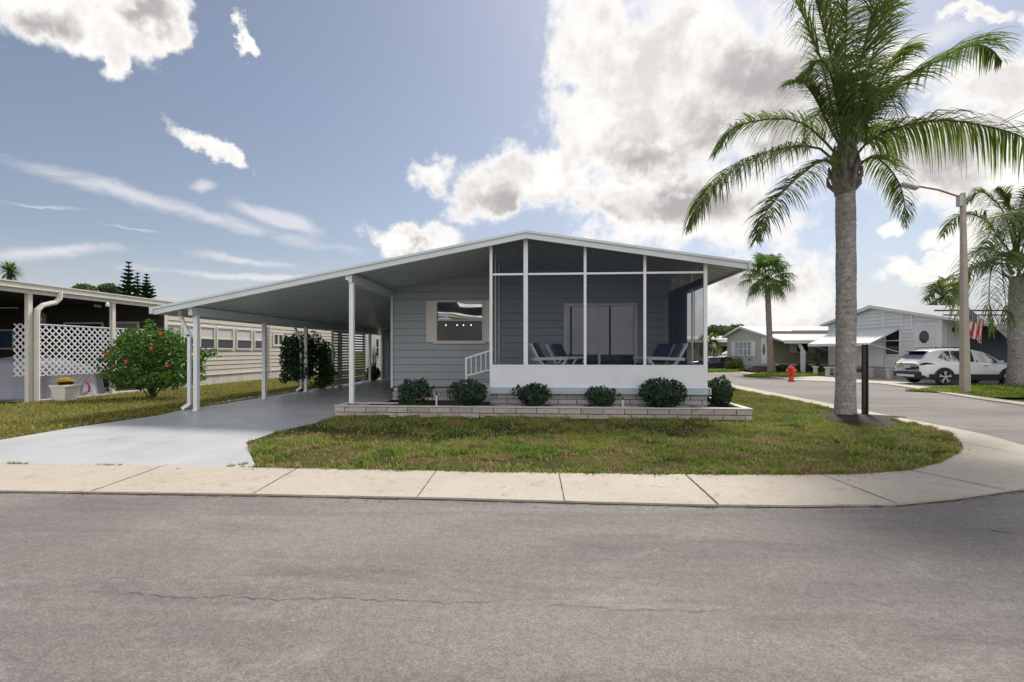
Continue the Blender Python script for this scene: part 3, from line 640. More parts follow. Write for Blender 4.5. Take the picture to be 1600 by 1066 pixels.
# dim room behind the window and the door
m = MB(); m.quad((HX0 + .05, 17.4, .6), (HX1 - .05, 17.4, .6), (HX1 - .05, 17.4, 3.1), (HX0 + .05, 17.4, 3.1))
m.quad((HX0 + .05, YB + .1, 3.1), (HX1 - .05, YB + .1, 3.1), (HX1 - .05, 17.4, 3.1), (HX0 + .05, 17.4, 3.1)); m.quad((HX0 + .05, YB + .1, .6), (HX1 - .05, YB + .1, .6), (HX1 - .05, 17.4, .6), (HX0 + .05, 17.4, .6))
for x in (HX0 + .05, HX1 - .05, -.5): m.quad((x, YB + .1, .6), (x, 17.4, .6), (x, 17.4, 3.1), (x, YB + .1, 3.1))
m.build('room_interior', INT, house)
def frame_mb(x0, x1, z0, z1, y, w=.05, d=.06, mull=(), rails=()):
    m = MB(); m.box(x0, x0 + w, y - d, y, z0, z1); m.box(x1 - w, x1, y - d, y, z0, z1); m.box(x0 + w, x1 - w, y - d, y, z1 - w, z1); m.box(x0 + w, x1 - w, y - d, y, z0, z0 + w)
    for a in mull: m.box(a - w * .4, a + w * .4, y - d * .8, y - .004, z0 + w, z1 - w)
    for a in rails: m.box(x0 + w, x1 - w, y - d * .85, y - .002, a - w * .35, a + w * .35)
    return m
wzm = FZ(718, 500.5, YB)
wf = frame_mb(wu0 - .03, wu1 + .03, wz0 - .05, wz1 + .02, YB + .02, .045, .07, rails=(wzm,)).build('window', WARMW, house)
MB().quad((wu0, YB - .012, wz0), (wu1, YB - .012, wz0), (wu1, YB - .012, wzm), (wu0, YB - .012, wzm)).build('pane', GLASS, wf); MB().quad((wu0, YB - .002, wzm + .002), (wu1, YB - .002, wzm + .002), (wu1, YB - .002, wz1), (wu0, YB - .002, wz1)).build('pane', GLASSU, wf)
MB().box(wu0 - .08, wu1 + .08, YB - .09, YB - .02, wz0 - .09, wz0 - .052).build('sill', WARMW, wf)
def shutter(x0, x1, z0, z1, y, name='shutter', par=None):
    m = MB(); m.box(x0, x1, y - .035, y - .018, z0, z1); m.box(x0, x0 + .035, y - .05, y - .036, z0, z1); m.box(x1 - .035, x1, y - .05, y - .036, z0, z1)
    for z in (z0, (z0 + z1) / 2 - .02, z1 - .04): m.box(x0 + .036, x1 - .036, y - .05, y - .036, z, z + .04)
    z = z0 + .05
    while z < z1 - .06: m.box(x0 + .04, x1 - .04, y - .046, y - .037, z, z + .022); z += .035
    return m.build(name, SHUT, par)
shutter(FX(666.5, YB), FX(681.5, YB) - .01, FZ(674, 535, YB), FZ(674, 470.5, YB), YB, 'shutter', house)
shutter(FX(756, YB) + .015, FX(771, YB), FZ(674, 535, YB), FZ(674, 470.5, YB), YB, 'shutter', house)
# sliding door
dm = FX(936, YB)
df = frame_mb(du0 - .05, du1 + .05, FLZ, dz1 + .05, YB + .02, .085, .08, mull=(dm,)).build('sliding_door', WHITE, house)
MB().quad((du0, YB - .008, FLZ + .03), (dm, YB - .008, FLZ + .03), (dm, YB - .008, dz1), (du0, YB - .008, dz1)).build('door_pane', GLASSD, df)
MB().quad((dm, YB + .008, FLZ + .03), (du1, YB + .008, FLZ + .03), (du1, YB + .008, dz1), (dm, YB + .008, dz1)).build('door_pane', GLASSD, df)
MB().bar((dm + .03, YB - .10, 1.5), (dm + .03, YB - .10, 1.85), .025).build('door_handle', GALV, df)
# chandelier in the room
ch = thing('chandelier', 'small chandelier with glowing bulbs seen through the front window', 'chandelier')
cx = FX(718, 15.6); cz = FZ(718, 508, 15.6)
MB().tube([(cx, 15.6, 3.1), (cx, 15.6, cz + .02)], .012).tube([(cx - .45, 15.6, cz - .04), (cx, 15.6, cz - .10), (cx + .45, 15.6, cz - .04)], .012).build('chandelier_frame', BLACK, ch)
BULB = emis('warm_bulb', (1, .55, .3), 3)
for dx in (-.45, -.08, .13, .38): MB().lathe((cx + dx, 15.6, cz - .03), [(.004, 0), (.014, .012), (.018, .03), (.008, .05)], 10).build('bulb', BULB, ch, True)
recenter(ch, cx, 15.6, cz - .1)
# screened porch
PX0, PX1 = FX(765.5, YA), FX(1104.5, YA); ktop = FZ(900, 571.5, YA); kbot = FZ(900, 606.5, YA); tb = FZ(900, 616, YA - .12)
FLZ2 = FLZ
MB().box(PX0 + .02, PX1 - .02, YA, YB, kbot - .1, FLZ - .01).build('porch_floor', M('porch_floor_paint', (.30, .33, .37), .6), house)
m = MB(); m.box(PX0, PX1, YA - .05, YA - .0, kbot, ktop - .02); m.box(PX1 - .05, PX1 - .002, YA + .002, YB, kbot, ktop - .02); m.box(PX0 + .002, PX0 + .05, YA + .002, YB - 1.3, kbot, ktop - .02); m.build('knee_wall', KNEE, house)
m = MB(); m.box(PX0 - .03, PX1 + .02, YA - .12, YA - .052, tb, kbot + .015); m.box(PX1 + .0, PX1 + .06, YA - .12, YB, tb, kbot + .015); m.build('base_trim', TRIM, house)
m = MB(); bricks(m, (PX0, YA - .03), (PX1 - .0, YA - .03), 0.0, tb - .01, .118, .40, .1, 9, out=(0, -1)); bricks(m, (PX1, YA - .02), (PX1, YB), 0.0, tb - .01, .118, .40, .08, 10, out=(1, 0)); m.build('porch_base_blocks', BLOCK2, house)
MB().box(PX0 + .01, PX1 - .09, YA - .0, YA + .08, 0, tb - .02).build('base_core', MORTAR, house)
def ptop(x): return rz_(x) - .135
for u, wd in ((767.5, .065), (821.5, .10), (914, .06), (1007, .06), (1101.5, .08)):
    x = FX(u, YA); MB().xprism([(x - wd / 2, ktop + .022), (x + wd / 2, ktop + .022), (x + wd / 2, ptop(x + wd / 2)), (x - wd / 2, ptop(x - wd / 2))], YA - .045, YA - .003).build('porch_post', WHITE, house)
rz = FZ(900, 428, YA); rw = .045
m = MB(); xs = [FX(u, YA) for u in (770.5, 817.5, 825.5, 912, 916, 1005, 1009, 1098.5)]
for k in range(0, 8, 2): m.box(xs[k], xs[k + 1], YA - .038, YA - .006, rz - rw / 2, rz + rw / 2)
m.box(PX0, PX1, YA - .055, YA + .02, ktop - .018, ktop + .02); m.box(PX1 - .05, PX1, YA + .024, YB, ktop - .018, ktop + .02); m.box(PX0, PX0 + .05, YA + .024, YB - 1.3, ktop - .018, ktop + .02)
m.build('porch_rail', WHITE, house)
m = MB(); m.quad(*[(a, YA - .02, b) for a, b in ((PX0 + .02, ktop), (PX1 - .02, ktop), (PX1 - .02, ptop(PX1)), (RX, ptop(RX)), (PX0 + .02, ptop(PX0)))]); m.build('porch_screen', SCREEN, house)
m = MB(); m.quad((PX1 - .02, YA + .03, ktop), (PX1 - .02, YB, ktop), (PX1 - .02, YB, ptop(PX1)), (PX1 - .02, YA + .03, ptop(PX1))); m.build('side_screen', SCREEN2, house); m = MB(); m.quad((PX0 + .02, YA + .03, ktop), (PX0 + .02, YB, ktop), (PX0 + .02, YB, ptop(PX0)), (PX0 + .02, YA + .03, ptop(PX0))); m.build('side_screen', SCREEN2, house)
for y in (YA + 1.0, YA + 1.95):
    MB().box(PX1 - .045, PX1 - .005, y - .02, y + .02, ktop + .022, ptop(PX1)).build('side_post', WHITE, house)
    MB().box(PX0 + .005, PX0 + .045, y - .02, y + .02, FLZ if y > YA + 1.5 else ktop + .022, ptop(PX0)).build('side_post', WHITE, house)
MB().box(PX1 - .12, PX1 - .05, YA + .03, YB - .02, FZ(1095, 437, YA) - .1, FZ(1095, 437, YA) + .04).build('blind_roll', BLACK, house)
MB().tube([(PX1 - .14, YA + .45, FZ(1095, 437, YA) - .08), (PX1 - .14, YA + .45, 1.5)], .008, 5).build('blind_cord', BLACK, house)
m = MB(); n = 60; y0, y1 = YA + 1.15, YB - .08; zc = ptop(PX1) - .3
for k in range(n):
    ya, yb = y0 + (y1 - y0) * k / n, y0 + (y1 - y0) * (k + 1) / n; xa = PX1 - .13 + .035 * sin(k * .9) + .01 * sin(k * 2.3); xb = PX1 - .13 + .035 * sin((k + 1) * .9) + .01 * sin((k + 1) * 2.3)
    m.quad((xa, ya, FLZ + .05), (xb, yb, FLZ + .05), (xb, yb, zc), (xa, ya, zc))
m.build('curtain', DARKC, house, True)
# carport beams and posts
YPf = SY(550, HX0); bx = -8.45
def beamz(x, t): return rz_(x) - t
m = MB(); m.box(bx - .05, bx + .05, YF + .1, 24.1, beamz(bx, .35), beamz(bx, .15)); m.build('side_beam', FASC, house)
m = MB(); m.box(HX0 - .05, HX0 + .03, YF + .06, YB - .06, beamz(HX0, .36), beamz(HX0, .14)); m.box(HX0 - .12, HX0 - .052, YF + .055, YF + .13, beamz(HX0, .30), beamz(HX0, .16)); m.build('centre_beam', FASC, house)
pw = .052
for u, v in ((307, 642), (413, 626), (478, 612.5)):
    y = SY(u, bx); MB().box(bx - pw, bx + pw, y - pw, y + pw, .006, beamz(bx, .352)).box(bx - pw * 1.2, bx + pw * 1.2, y - pw * 1.2, y + pw * 1.2, .004, .03).build('carport_post', WHITE, house, bevel=.006)
for y in (19.6, 23.0): MB().box(bx - pw, bx + pw, y - pw, y + pw, .006, beamz(bx, .352)).build('carport_post', WHITE, house)
PZ = FZ(900, 636.5, YP)
MB().box(HX0 - pw, HX0 + pw, YPf - pw, YPf + pw, PZ - .03, beamz(HX0, .362)).build('carport_post', WHITE, house, bevel=.006)
for u in (307, 478):
    y = SY(u, bx); m = MB(); zt = beamz(bx, .30); x = bx - .18; dw = .04
    m.bar((bx - .42, y - .0, zt + .08), (bx - .42, y, zt - .04), .07, .06, (0, 1, 0)); m.bar((bx - .42, y, zt - .02), (x, y, zt - .55), .07, .06, (0, 1, 0)); m.bar((x, y, zt - .50), (x, y, .14), .07, .06, (0, 1, 0)); m.bar((x + .01, y, .17), (x - .15, y - .05, .05), .08, .06, (0, 1, 0))
    m.build('downspout', WHITE, house)
# steps with railing at the porch side door
ys = YA + 1.15
m = MB()
for k in range(3): m.box(PX0 - .02 - .28 * (3 - k), PX0 - .004, ys, YB - .12, .21 * k, .21 * (k + 1) - .005)
m.build('steps', TRIM, house)
m = MB(); xa, xb = FX(728.5, ys), PX0 - .03; za, zb = FZ(728.5, 560, ys), FZ(765, 546, ys)
lo = .42
m.bar((xa, ys, za), (xb, ys, zb), .045, .04, (0, 1, 0)); m.bar((xa, ys, za - lo * .95 - .05), (xb, ys, zb - lo - .08), .035, .035, (0, 1, 0)); m.box(xa - .025, xa + .025, ys - .025, ys + .025, .1, za + .02)
for k in range(1, 6): t = k / 5.6; x = xa + (xb - xa) * t; z = za + (zb - za) * t; m.box(x - .012, x + .012, ys - .012, ys + .012, z - lo - .05, z - .015)
m.build('stair_railing', WHITE, house)
recenter(house, -.4, YA)

# ------------------------------------------------------------------ porch chairs
def chair(label, x, y, rz):
    t = thing('lounge_chair', label, 'chair', (x, y, FLZ), rz, 'white framed lounge chairs on the screened porch')
    for s in (-1, 1):
        yy = s * .33
        MB().bar((-.10, yy, .18), (-.50, yy, .98), .05, .035, (0, 1, 0)).bar((-.44, yy, .60), (.40, yy, .62), .07, .03, (0, 1, 0)).bar((.38, yy, .61), (-.02, yy, .0), .05, .03, (0, 1, 0)).bar((-.30, yy + s * .036, .58), (.22, yy + s * .036, .02), .045, .03, (0, 1, 0)).build('side_frame', WHITE, t)
    m = MB()
    for k in range(6): yy = -.25 + .1 * k; m.bar((-.14, yy, .26), (-.49, yy, .95), .05, .015, (0, 1, 0))
    m.bar((-.49, -.3, .94), (-.49, .3, .94), .05, .03); m.bar((-.14, -.3, .28), (-.14, .3, .28), .05, .03); m.bar((.34, -.3, .36), (.34, .3, .36), .05, .03); m.build('back_slats', WHITE, t)
    MB().obox((.10, 0, .40), Vector((1, 0, .12)).normalized(), Vector((0, 1, 0)), Vector((-.12, 0, 1)).normalized(), .27, .29, .055).build('seat_cushion', NAVY, t, True, .03)
    MB().obox((-.25, 0, .74), Vector((.86, 0, .45)).normalized(), Vector((0, 1, 0)), Vector((-.45, 0, .86)).normalized(), .055, .29, .27).build('back_cushion', NAVY, t, True, .03)
    return t
chair('white framed lounge chair with navy cushion, front one of the left porch pair', FX(858, 12.1), 12.1, .15)
chair('white framed lounge chair with navy cushion behind another at the left of the porch', FX(888, 13.25), 13.25, -.45)
chair('white framed lounge chair with navy cushions nearest the dark porch curtain', FX(1038, 12.15), 12.15, pi - .15)
chair('white framed lounge chair with navy cushion right of the sliding door', FX(1020, 13.2), 13.2, pi + .3)
st = thing('side_table', 'low round table standing on the porch before the sliding door', 'table', (FX(955, 12.9), 12.9, FLZ))
MB().lathe((0, 0, 0), [(.24, .42), (.25, .43), (.25, .455), (.24, .46)], 20).build('table_top', BLACK, st); 
MB().tube([(0, 0, .42), (0, 0, .02)], .02).lathe((0, 0, 0), [(.16, 0), (.16, .015), (.03, .03)], 16).build('table_base', BLACK, st)

# ------------------------------------------------------------------ block planter and its shrubs
pl = thing('block_planter', 'low planter of pale split blocks running along the front of the house', 'planter')
m = MB(); z0, zt = -.02, PZ - .025
bricks(m, (PLX, YP), (PRX, YP), z0, zt, .12, .47, .12, 21, out=(0, -1)); bricks(m, (PRX, YP + .0), (PRX, 13.4), z0, zt, .12, .47, .12, 22, out=(1, 0)); bricks(m, (PLX, 11.0), (PLX, YP), z0, zt, .12, .47, .12, 23, out=(-1, 0))
m.build('wall_blocks', STONE, pl)
MB().box(PLX + .13, PRX - .13, YP + .105, YP + .16, 0, zt - .02).box(PLX + .01, PRX - .01, YP + .012, YP + .10, 0, zt - .01).build('mortar_core', MORTAR, pl)
m = MB(); m.box(PLX - .01, PRX + .01, YP - .012, YP + .15, PZ - .022, PZ); m.box(PRX - .14, PRX + .01, YP + .152, 13.4, PZ - .022, PZ); m.box(PLX - .01, PLX + .14, YP + .152, 11.2, PZ - .022, PZ); m.box(PLX + .142, HX0 + 1.1, 11.05, 11.2, PZ - .022, PZ)
m.build('cap', M('planter_cap', (.56, .53, .50), .85, .08, 4, bump=.3), pl)
recenter(pl, PLX, YP)
rr = random.Random(4); m = MB(); nx = 90; ny = 6
def sz(x, y): return PZ - .055 + .02 * sin(x * 5.1 + y * 3) + .015 * sin(x * 13.7)
for i in range(nx):
    for j in range(ny):
        xs_ = [PLX + .14 + (PRX - PLX - .28) * (i + a) / nx for a in (0, 1)]; ys_ = [YP + .16 + (YA - YP - .1) * (j + a) / ny for a in (0, 1)]
        m.quad(*[(x, y, sz(x, y)) for x, y in ((xs_[0], ys_[0]), (xs_[1], ys_[0]), (xs_[1], ys_[1]), (xs_[0], ys_[1]))])
m.quad((PX1 + .0, YA + .06, PZ - .05), (PRX - .14, YA + .06, PZ - .05), (PRX - .14, 13.4, PZ - .05), (PX1, 13.4, PZ - .05))
m.quad((PX0 - 1.4, YA + .06, PZ - .06), (PX0, YA + .06, PZ - .06), (PX0, YA + .9, PZ - .06), (PX0 - 1.4, YA + .9, PZ - .06))
struct('planter_soil', m, SOIL)

def leafcloud(m, rnd, c, r, n, ls, shell=.5, lumps=7, asp=.5, flat=0., zmin=None):
    c = Vector(c); L = [(Vector([rnd.gauss(0, 1) for _ in range(3)]).normalized(), rnd.uniform(.72, 1.22)) for _ in range(lumps)]
    for _ in range(n):
        d = Vector([rnd.gauss(0, 1) for _ in range(3)]).normalized()
        s = sum(w * max(0, d.dot(l)) ** 3 for l, w in L) / max(1e-3, sum(max(0, d.dot(l)) ** 3 for l, w in L)) if lumps else 1
        rad = s * (shell + (1 - shell) * rnd.random() ** .6)
        p = c + Vector((d.x * r[0], d.y * r[1], d.z * r[2])) * rad
        if zmin is not None and p.z < zmin: continue
        nr = (d + Vector([rnd.gauss(0, .55) for _ in range(3)])).normalized()
        if flat: nr = (nr + UP * flat).normalized()
        a = nr.cross(Vector([rnd.gauss(0, 1) for _ in range(3)])).normalized(); b = nr.cross(a); q = ls * rnd.uniform(.6, 1.25)
        m.quad(p - a * q, p - b * q * asp + nr * q * .12, p + a * q, p + b * q * asp + nr * q * .12)
    return m
def stems(m, rnd, c, r, n, rad=.012, z0=None):
    for _ in range(n):
        d = Vector((rnd.uniform(-.8, .8) * r[0], rnd.uniform(-.8, .8) * r[1], rnd.uniform(-.1, .6) * r[2])); b = Vector((c[0] + rnd.uniform(-.06, .06), c[1] + rnd.uniform(-.06, .06), z0))
        e = Vector(c) + d; m.tube([b, b.lerp(e, .5) + Vector((rnd.uniform(-.04, .04), 0, .03)), e], [rad, rad * .7, rad * .3], 5, False)
    return m
def shrub(name, label, u, v0, v1, wpx, y, mat, n, ls, seed, group=None, cat='shrub', base=None, dry=1., shell=.45, lumps=9, asp=.5):
    rnd = random.Random(seed); x = FX(u, y); zt_ = FZ(u, v0, y); zb = FZ(u, v1, y) if base is None else base; rx = wpx / 2 / FPX * y; cz = (zt_ + zb) / 2 - .01; rz2 = (zt_ - zb) / 2
    t = thing(name, label, cat, group=group)
    m = leafcloud(MB(), rnd, (x, y, cz), (rx * .98, rx * .88 * dry, rz2 * 1.04), n, ls, shell, lumps, asp, zmin=zb - .02)
    for _ in range(int(5 + wpx / 18)):     # sprigs that break the outline
        d = Vector((rnd.gauss(0, 1), rnd.gauss(0, .7), abs(rnd.gauss(0, 1)) + .2)).normalized(); p = Vector((x + d.x * rx * .95, y + d.y * rx * .7, cz + d.z * rz2 * .97)); leafcloud(m, rnd, p + d * ls * .6, (ls * 1.6,) * 3, 16, ls * .9, .1, 0, asp)
    m.build('foliage', mat, t); stems(MB(), rnd, (x, y, cz), (rx, rx * .8, rz2), 9, max(.008, rx * .03), zb - .03).build('stem', WOOD, t)
    recenter(t, x, y, zb); return t
SB = 'dark green shrubs planted along the front of the house'
sbs = [(649, 592, 636, 60, 'leftmost dark shrub, under the front window, with two shoots sticking up'), (732, 593, 637, 60, 'dark shrub in front of the white stair railing'),
       (831, 599, 636, 60, 'low dark shrub in front of the left half of the white knee wall'), (941, 603, 637, 54, 'smallest dark shrub, at the middle of the white knee wall'),
       (1034, 593, 638, 72, 'large round dark shrub near the right end of the knee wall')]
for k, (u, v0, v1, wp, lb) in enumerate(sbs): shrub('shrub', lb, u, v0, v1, wp, 10.82, BLEAF, (2300, 2900, 1900, 1500, 2600)[k], (.036, .033, .041, .034, .045)[k], 30 + k, SB, shell=(.35, .45, .3, .2, .4)[k], lumps=(6, 9, 5, 7, 11)[k])
shrub('shrub', 'tall clipped dark shrub standing at the right corner of the porch', 1125, 589, 638, 42, 11.5, BLEAF, 2300, .038, 41, SB, dry=1.2, shell=.4)
for u, v0, v1, lb in ((682, 614, 637, 'thin white garden stake beside the leftmost shrub'), (973, 621, 637, 'thin white garden stake between two shrubs at the middle of the planter')):
    t = thing('garden_stake', lb, 'stake', group='white stakes in the planter'); x = FX(u, 10.72); z0, z1 = PZ - .06, FZ(u, v0, 10.72)
    MB().lathe((x, 10.72, z0), [(.018, 0), (.018, z1 - z0 - .05)], 8).build('stake_body', WHITE, t); MB().lathe((x, 10.72, z1 - .048), [(.024, 0), (.024, .04), (.012, .055)], 8).build('stake_cap', BLACK, t); recenter(t, x, 10.72, z0)
# ------------------------------------------------------------------ left neighbour
NX = -14.4; NB = 17.5
nb = thing('neighbour_home', 'beige neighbouring mobile home with dark carport and lattice at the left edge', 'house')
ez = lambda u, v: SZ(u, v, NX)
zt1 = 2.98
EZ0 = SZ(50, 456, NX)   # eave underside
Y0n, Y1n = 10.6, 36.0
m = MB(); m.box(-23, NX + .0, Y0n, Y1n, EZ0 + .10, EZ0 + .20)
m.xprism([(-23, EZ0 + .6), (NX + .0, EZ0 + .22), (NX, EZ0 + .201), (-23, EZ0 + .201)], Y0n, Y1n); m.build('roof', ROOFW, nb)
m = MB(); m.box(NX + .002, NX + .10, Y0n, Y1n, EZ0 + .06, EZ0 + .20); m.box(NX + .002, NX + .13, Y0n, Y1n, EZ0 + .203, EZ0 + .235); m.box(-23, NX - .002, Y0n - .06, Y0n - .002, EZ0, EZ0 + .24); m.build('gutter', WARMW, nb)
m = MB(); m.box(NX - .02, NX + .0, Y0n, NB, EZ0 - .06, EZ0 + .098); m.build('eave_beam', WARMW, nb)
# beige side wall with window strip
sb = SZ(410, 580, NX); kb = SZ(410, 589, NX)
wz0 = SZ(400, 546.5, NX); wz1 = SZ(400, 515.5, NX)
def yy(u): return SY(u, NX)
wins = [(260.5, 281), (287, 306), (312.5, 333.5), (339, 363), (370, 391.5), (397.5, 412)]
holes = [(yy(259) - NB, yy(414) - NB, wz0 - .05, wz1 + .06), (yy(426) - NB, yy(442) - NB, SZ(434, 541, NX), SZ(434, 521, NX))]
m = MB(); siding(m, (NX, NB), (NX, Y1n), sb, EZ0 + .1, .2, (1, 0), holes); m.build('side_wall', BEIGE, nb)
m = MB(); m.box(NX + .02, NX + .045, NB - .08, NB + .06, sb, EZ0 + .09); m.box(NX - .1, NX + .0, NB + .0, yy(414), wz0 - .05, wz1 + .06)
m.build('window_band', WARMW, nb)
DG = M('dark_window', (.03, .035, .045), .08, .1); BLIND = M('white_blind', (.55, .54, .53), .6, .06)
for a, b in wins:
    ya, yb = yy(a), yy(b); zm = wz0 + (wz1 - wz0) * .47
    fr = MB(); w = .05
    fr.box(NX + .002, NX + .05, ya - w, ya, wz0, wz1).box(NX + .002, NX + .05, yb, yb + w, wz0, wz1).box(NX + .002, NX + .05, ya, yb, wz1 - .06, wz1).box(NX + .002, NX + .05, ya, yb, wz0, wz0 + .06).box(NX + .002, NX + .045, ya, yb, zm - .025, zm + .025)
    fo = fr.build('window', WARMW, nb)
    MB().quad((NX + .012, ya, wz0 + .06), (NX + .012, yb, wz0 + .06), (NX + .012, yb, zm - .02), (NX + .012, ya, zm - .02)).build('pane', DG, fo)
    MB().quad((NX + .012, ya, zm + .02), (NX + .012, yb, zm + .02), (NX + .012, yb, wz1 - .06), (NX + .012, ya, wz1 - .06)).build('blind', BLIND, fo)
ya, yb = yy(426), yy(442); za, zb = SZ(434, 541, NX), SZ(434, 521, NX)
fo = MB().box(NX, NX + .05, ya, ya + .1, za, zb).box(NX, NX + .05, yb - .1, yb, za, zb).box(NX, NX + .05, ya + .1, yb - .1, zb - .09, zb).box(NX, NX + .05, ya + .1, yb - .1, za, za + .09).box(NX, NX + .045, (ya + yb) / 2 - .05, (ya + yb) / 2 + .05, za + .09, zb - .09).build('window', WARMW, nb)
MB().quad((NX - .01, ya, za), (NX - .01, yb, za), (NX - .01, yb, zb), (NX - .01, ya, zb)).build('pane', DG, fo)
MB().box(NX - .05, NX + .01, NB, Y1n, -.02, sb - .01).build('base_skirt', M('skirt_paint', (.55, .53, .49), .7, .08, 2, grime=.5), nb)
m = MB(); m.box(NX + .012, NX + .05, NB, Y1n, sb - .012, sb + .02); y = yy(420); m.bar((NX + .07, y, 2.85), (NX + .07, y, .15), .06, .05, (0, 1, 0)); m.build('wall_trim', WARMW, nb)
# dark wall at the back of the carport and its fittings
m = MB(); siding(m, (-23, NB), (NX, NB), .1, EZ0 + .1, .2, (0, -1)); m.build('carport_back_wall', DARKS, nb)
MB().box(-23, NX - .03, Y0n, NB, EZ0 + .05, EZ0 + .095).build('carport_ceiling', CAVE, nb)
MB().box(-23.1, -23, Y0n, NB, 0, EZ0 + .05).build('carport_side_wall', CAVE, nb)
def bw(u0, u1, v0, v1, mat, name='window'):
    x0, x1, z0, z1 = FX(u0, NB - .05), FX(u1, NB - .05), FZ(u0, v1, NB - .05), FZ(u0, v0, NB - .05)
    f = frame_mb(x0, x1, z0, z1, NB - .02, .06, .05).build(name, WARMW, nb); MB().quad((x0 + .05, NB - .05, z0 + .05), (x1 - .05, NB - .05, z0 + .05), (x1 - .05, NB - .05, z1 - .05), (x0 + .05, NB - .05, z1 - .05)).build('pane', mat, f)
bw(100, 161, 504, 552, DG); bw(181, 217, 503, 540, DG)
bw(-30, 22, 515, 546, M('blue_pane', (.05, .10, .17), .15, .1))
# posts, downspout, lattice
ypost = G(50, 628)[1]
def npost(u, name='carport_post'): y = SY(u, NX - .05); return MB().box(NX - .13, NX - .02, y - .06, y + .06, .0, EZ0 + .05).build(name, WARMW, nb)
npost(46); npost(177)
y = SY(57, NX + .0) ; m = MB(); x = NX - .0
m.tube([(NX + .05, y + .62, EZ0 + .10), (NX + .05, y + .60, EZ0 - .12), (NX + .03, y + .50, EZ0 - .24), (NX + .0, y + .16, EZ0 - .36), (NX + .0, y + .02, EZ0 - .50), (NX, y, EZ0 - .7), (NX, y, .02)], .072, 8)
m.build('downspout', WARMW, nb)
def lattice(m, P, L, z0, z1, pitch=.135, w=.036, t=.006):
    """diagonal slats clipped to the panel; P(a,z,off) -> point"""
    Hh = z1 - z0
    for sgn, off in ((1, 0), (-1, t * 1.2)):
        k = -Hh
        while k < L + Hh:
            a = [(k - w * .7, 0), (k + w * .7, 0), (k + w * .7 + Hh, Hh), (k - w * .7 + Hh, Hh)] if sgn > 0 else [(k - w * .7, Hh), (k + w * .7, Hh), (k + w * .7 + Hh, 0), (k - w * .7 + Hh, 0)]
            for fn in (lambda x, z: x, lambda x, z: L - x):
                a = clip(a, fn)
                if not a: break
            if len(a) >= 3:
                f = [P(x, z0 + z, off) for x, z in a]; b = [P(x, z0 + z, off - t) for x, z in a]; m.quad(*f); m.quad(*reversed(b))
                for i in range(len(a)): j = (i + 1) % len(a); m.quad(f[i], b[i], b[j], f[j])
            k += pitch * 1.414
    return m
la, lb = SY(56, NX), SY(173, NX); lz0, lz1 = SZ(100, 586, NX), SZ(100, 509.5, NX)
m = MB(); lattice(m, lambda a, z, o: (NX - .04 + o, la + a, z), lb - la, lz0, lz1)
m.box(NX - .06, NX - .02, la, lb, lz1, lz1 + .03); m.build('lattice_panel', WHITE, nb)
la2, lb2 = SY(181, NX), SY(228, NX); m = MB(); lattice(m, lambda a, z, o: (NX - .04 + o, la2 + a, z), lb2 - la2, lz0, lz1); m.box(NX - .06, NX - .02, la2, lb2, lz1, lz1 + .03); m.build('lattice_panel', WHITE, nb)
yl = SY(50, NX); xa = FX(21, yl); m = MB(); lattice(m, lambda a, z, o: (xa + a, yl - o, z), NX - .14 - xa, lz0 + .0, lz1 + .02); m.build('lattice_panel', WHITE, nb)
m = MB(); xx = FX(0, 16); m.box(-22, FX(30, 15.5), 15.45, 15.55, FZ(10, 470, 15.5), FZ(10, 465, 15.5)); m.box(-22, FX(28, 16), 15.95, 16.02, FZ(10, 482, 16), FZ(10, 480.5, 16)); m.build('ceiling_rail', WARMW, nb)
x, y, z = FX(150, 16.8), 16.8, FZ(150, 478, 16.8); MB().lathe((x, y, z), [(.0, -.05), (.06, -.03), (.07, .03), (.03, .08)], 10).lathe((x + .14, y, z - .03), [(.0, -.04), (.05, -.03), (.06, .03), (.03, .07)], 10).tube([(x, y, z), (x, y, EZ0 + .06)], .02).build('spot_lamp', WHITE, nb)
x = FX(168, 14.5); MB().lathe((x, 14.5, FZ(168, 477, 14.5)), [(.0, -.06), (.05, -.03), (.05, .04), (.02, .10)], 10).build('spot_lamp', WHITE, nb)
recenter(nb, NX, NB)
x, y = FX(65, 15.0), 15.0; zz = FZ(65, 505, y)
t = thing('hanging_lantern', 'dark caged lantern hanging in the neighbouring carport above the lattice', 'lantern')
m = MB().lathe((x, y, zz), [(.10, 0), (.11, .02), (.10, .04)], 8).lathe((x, y, zz + .26), [(.12, 0), (.10, .04), (.03, .12), (.015, .14)], 8).tube([(x, y, zz + .38), (x, y, EZ0 + .05)], .008)
for k in range(8): a = k * pi / 4; m.tube([(x + .10 * cos(a), y + .10 * sin(a), zz + .03), (x + .105 * cos(a), y + .105 * sin(a), zz + .27)], .006, 4)
m.build('lantern_cage', GALV, t); MB().lathe((x, y, zz + .05), [(.03, 0), (.045, .06), (.03, .15)], 8).build('bulb', BLIND, t); recenter(t, x, y, zz)
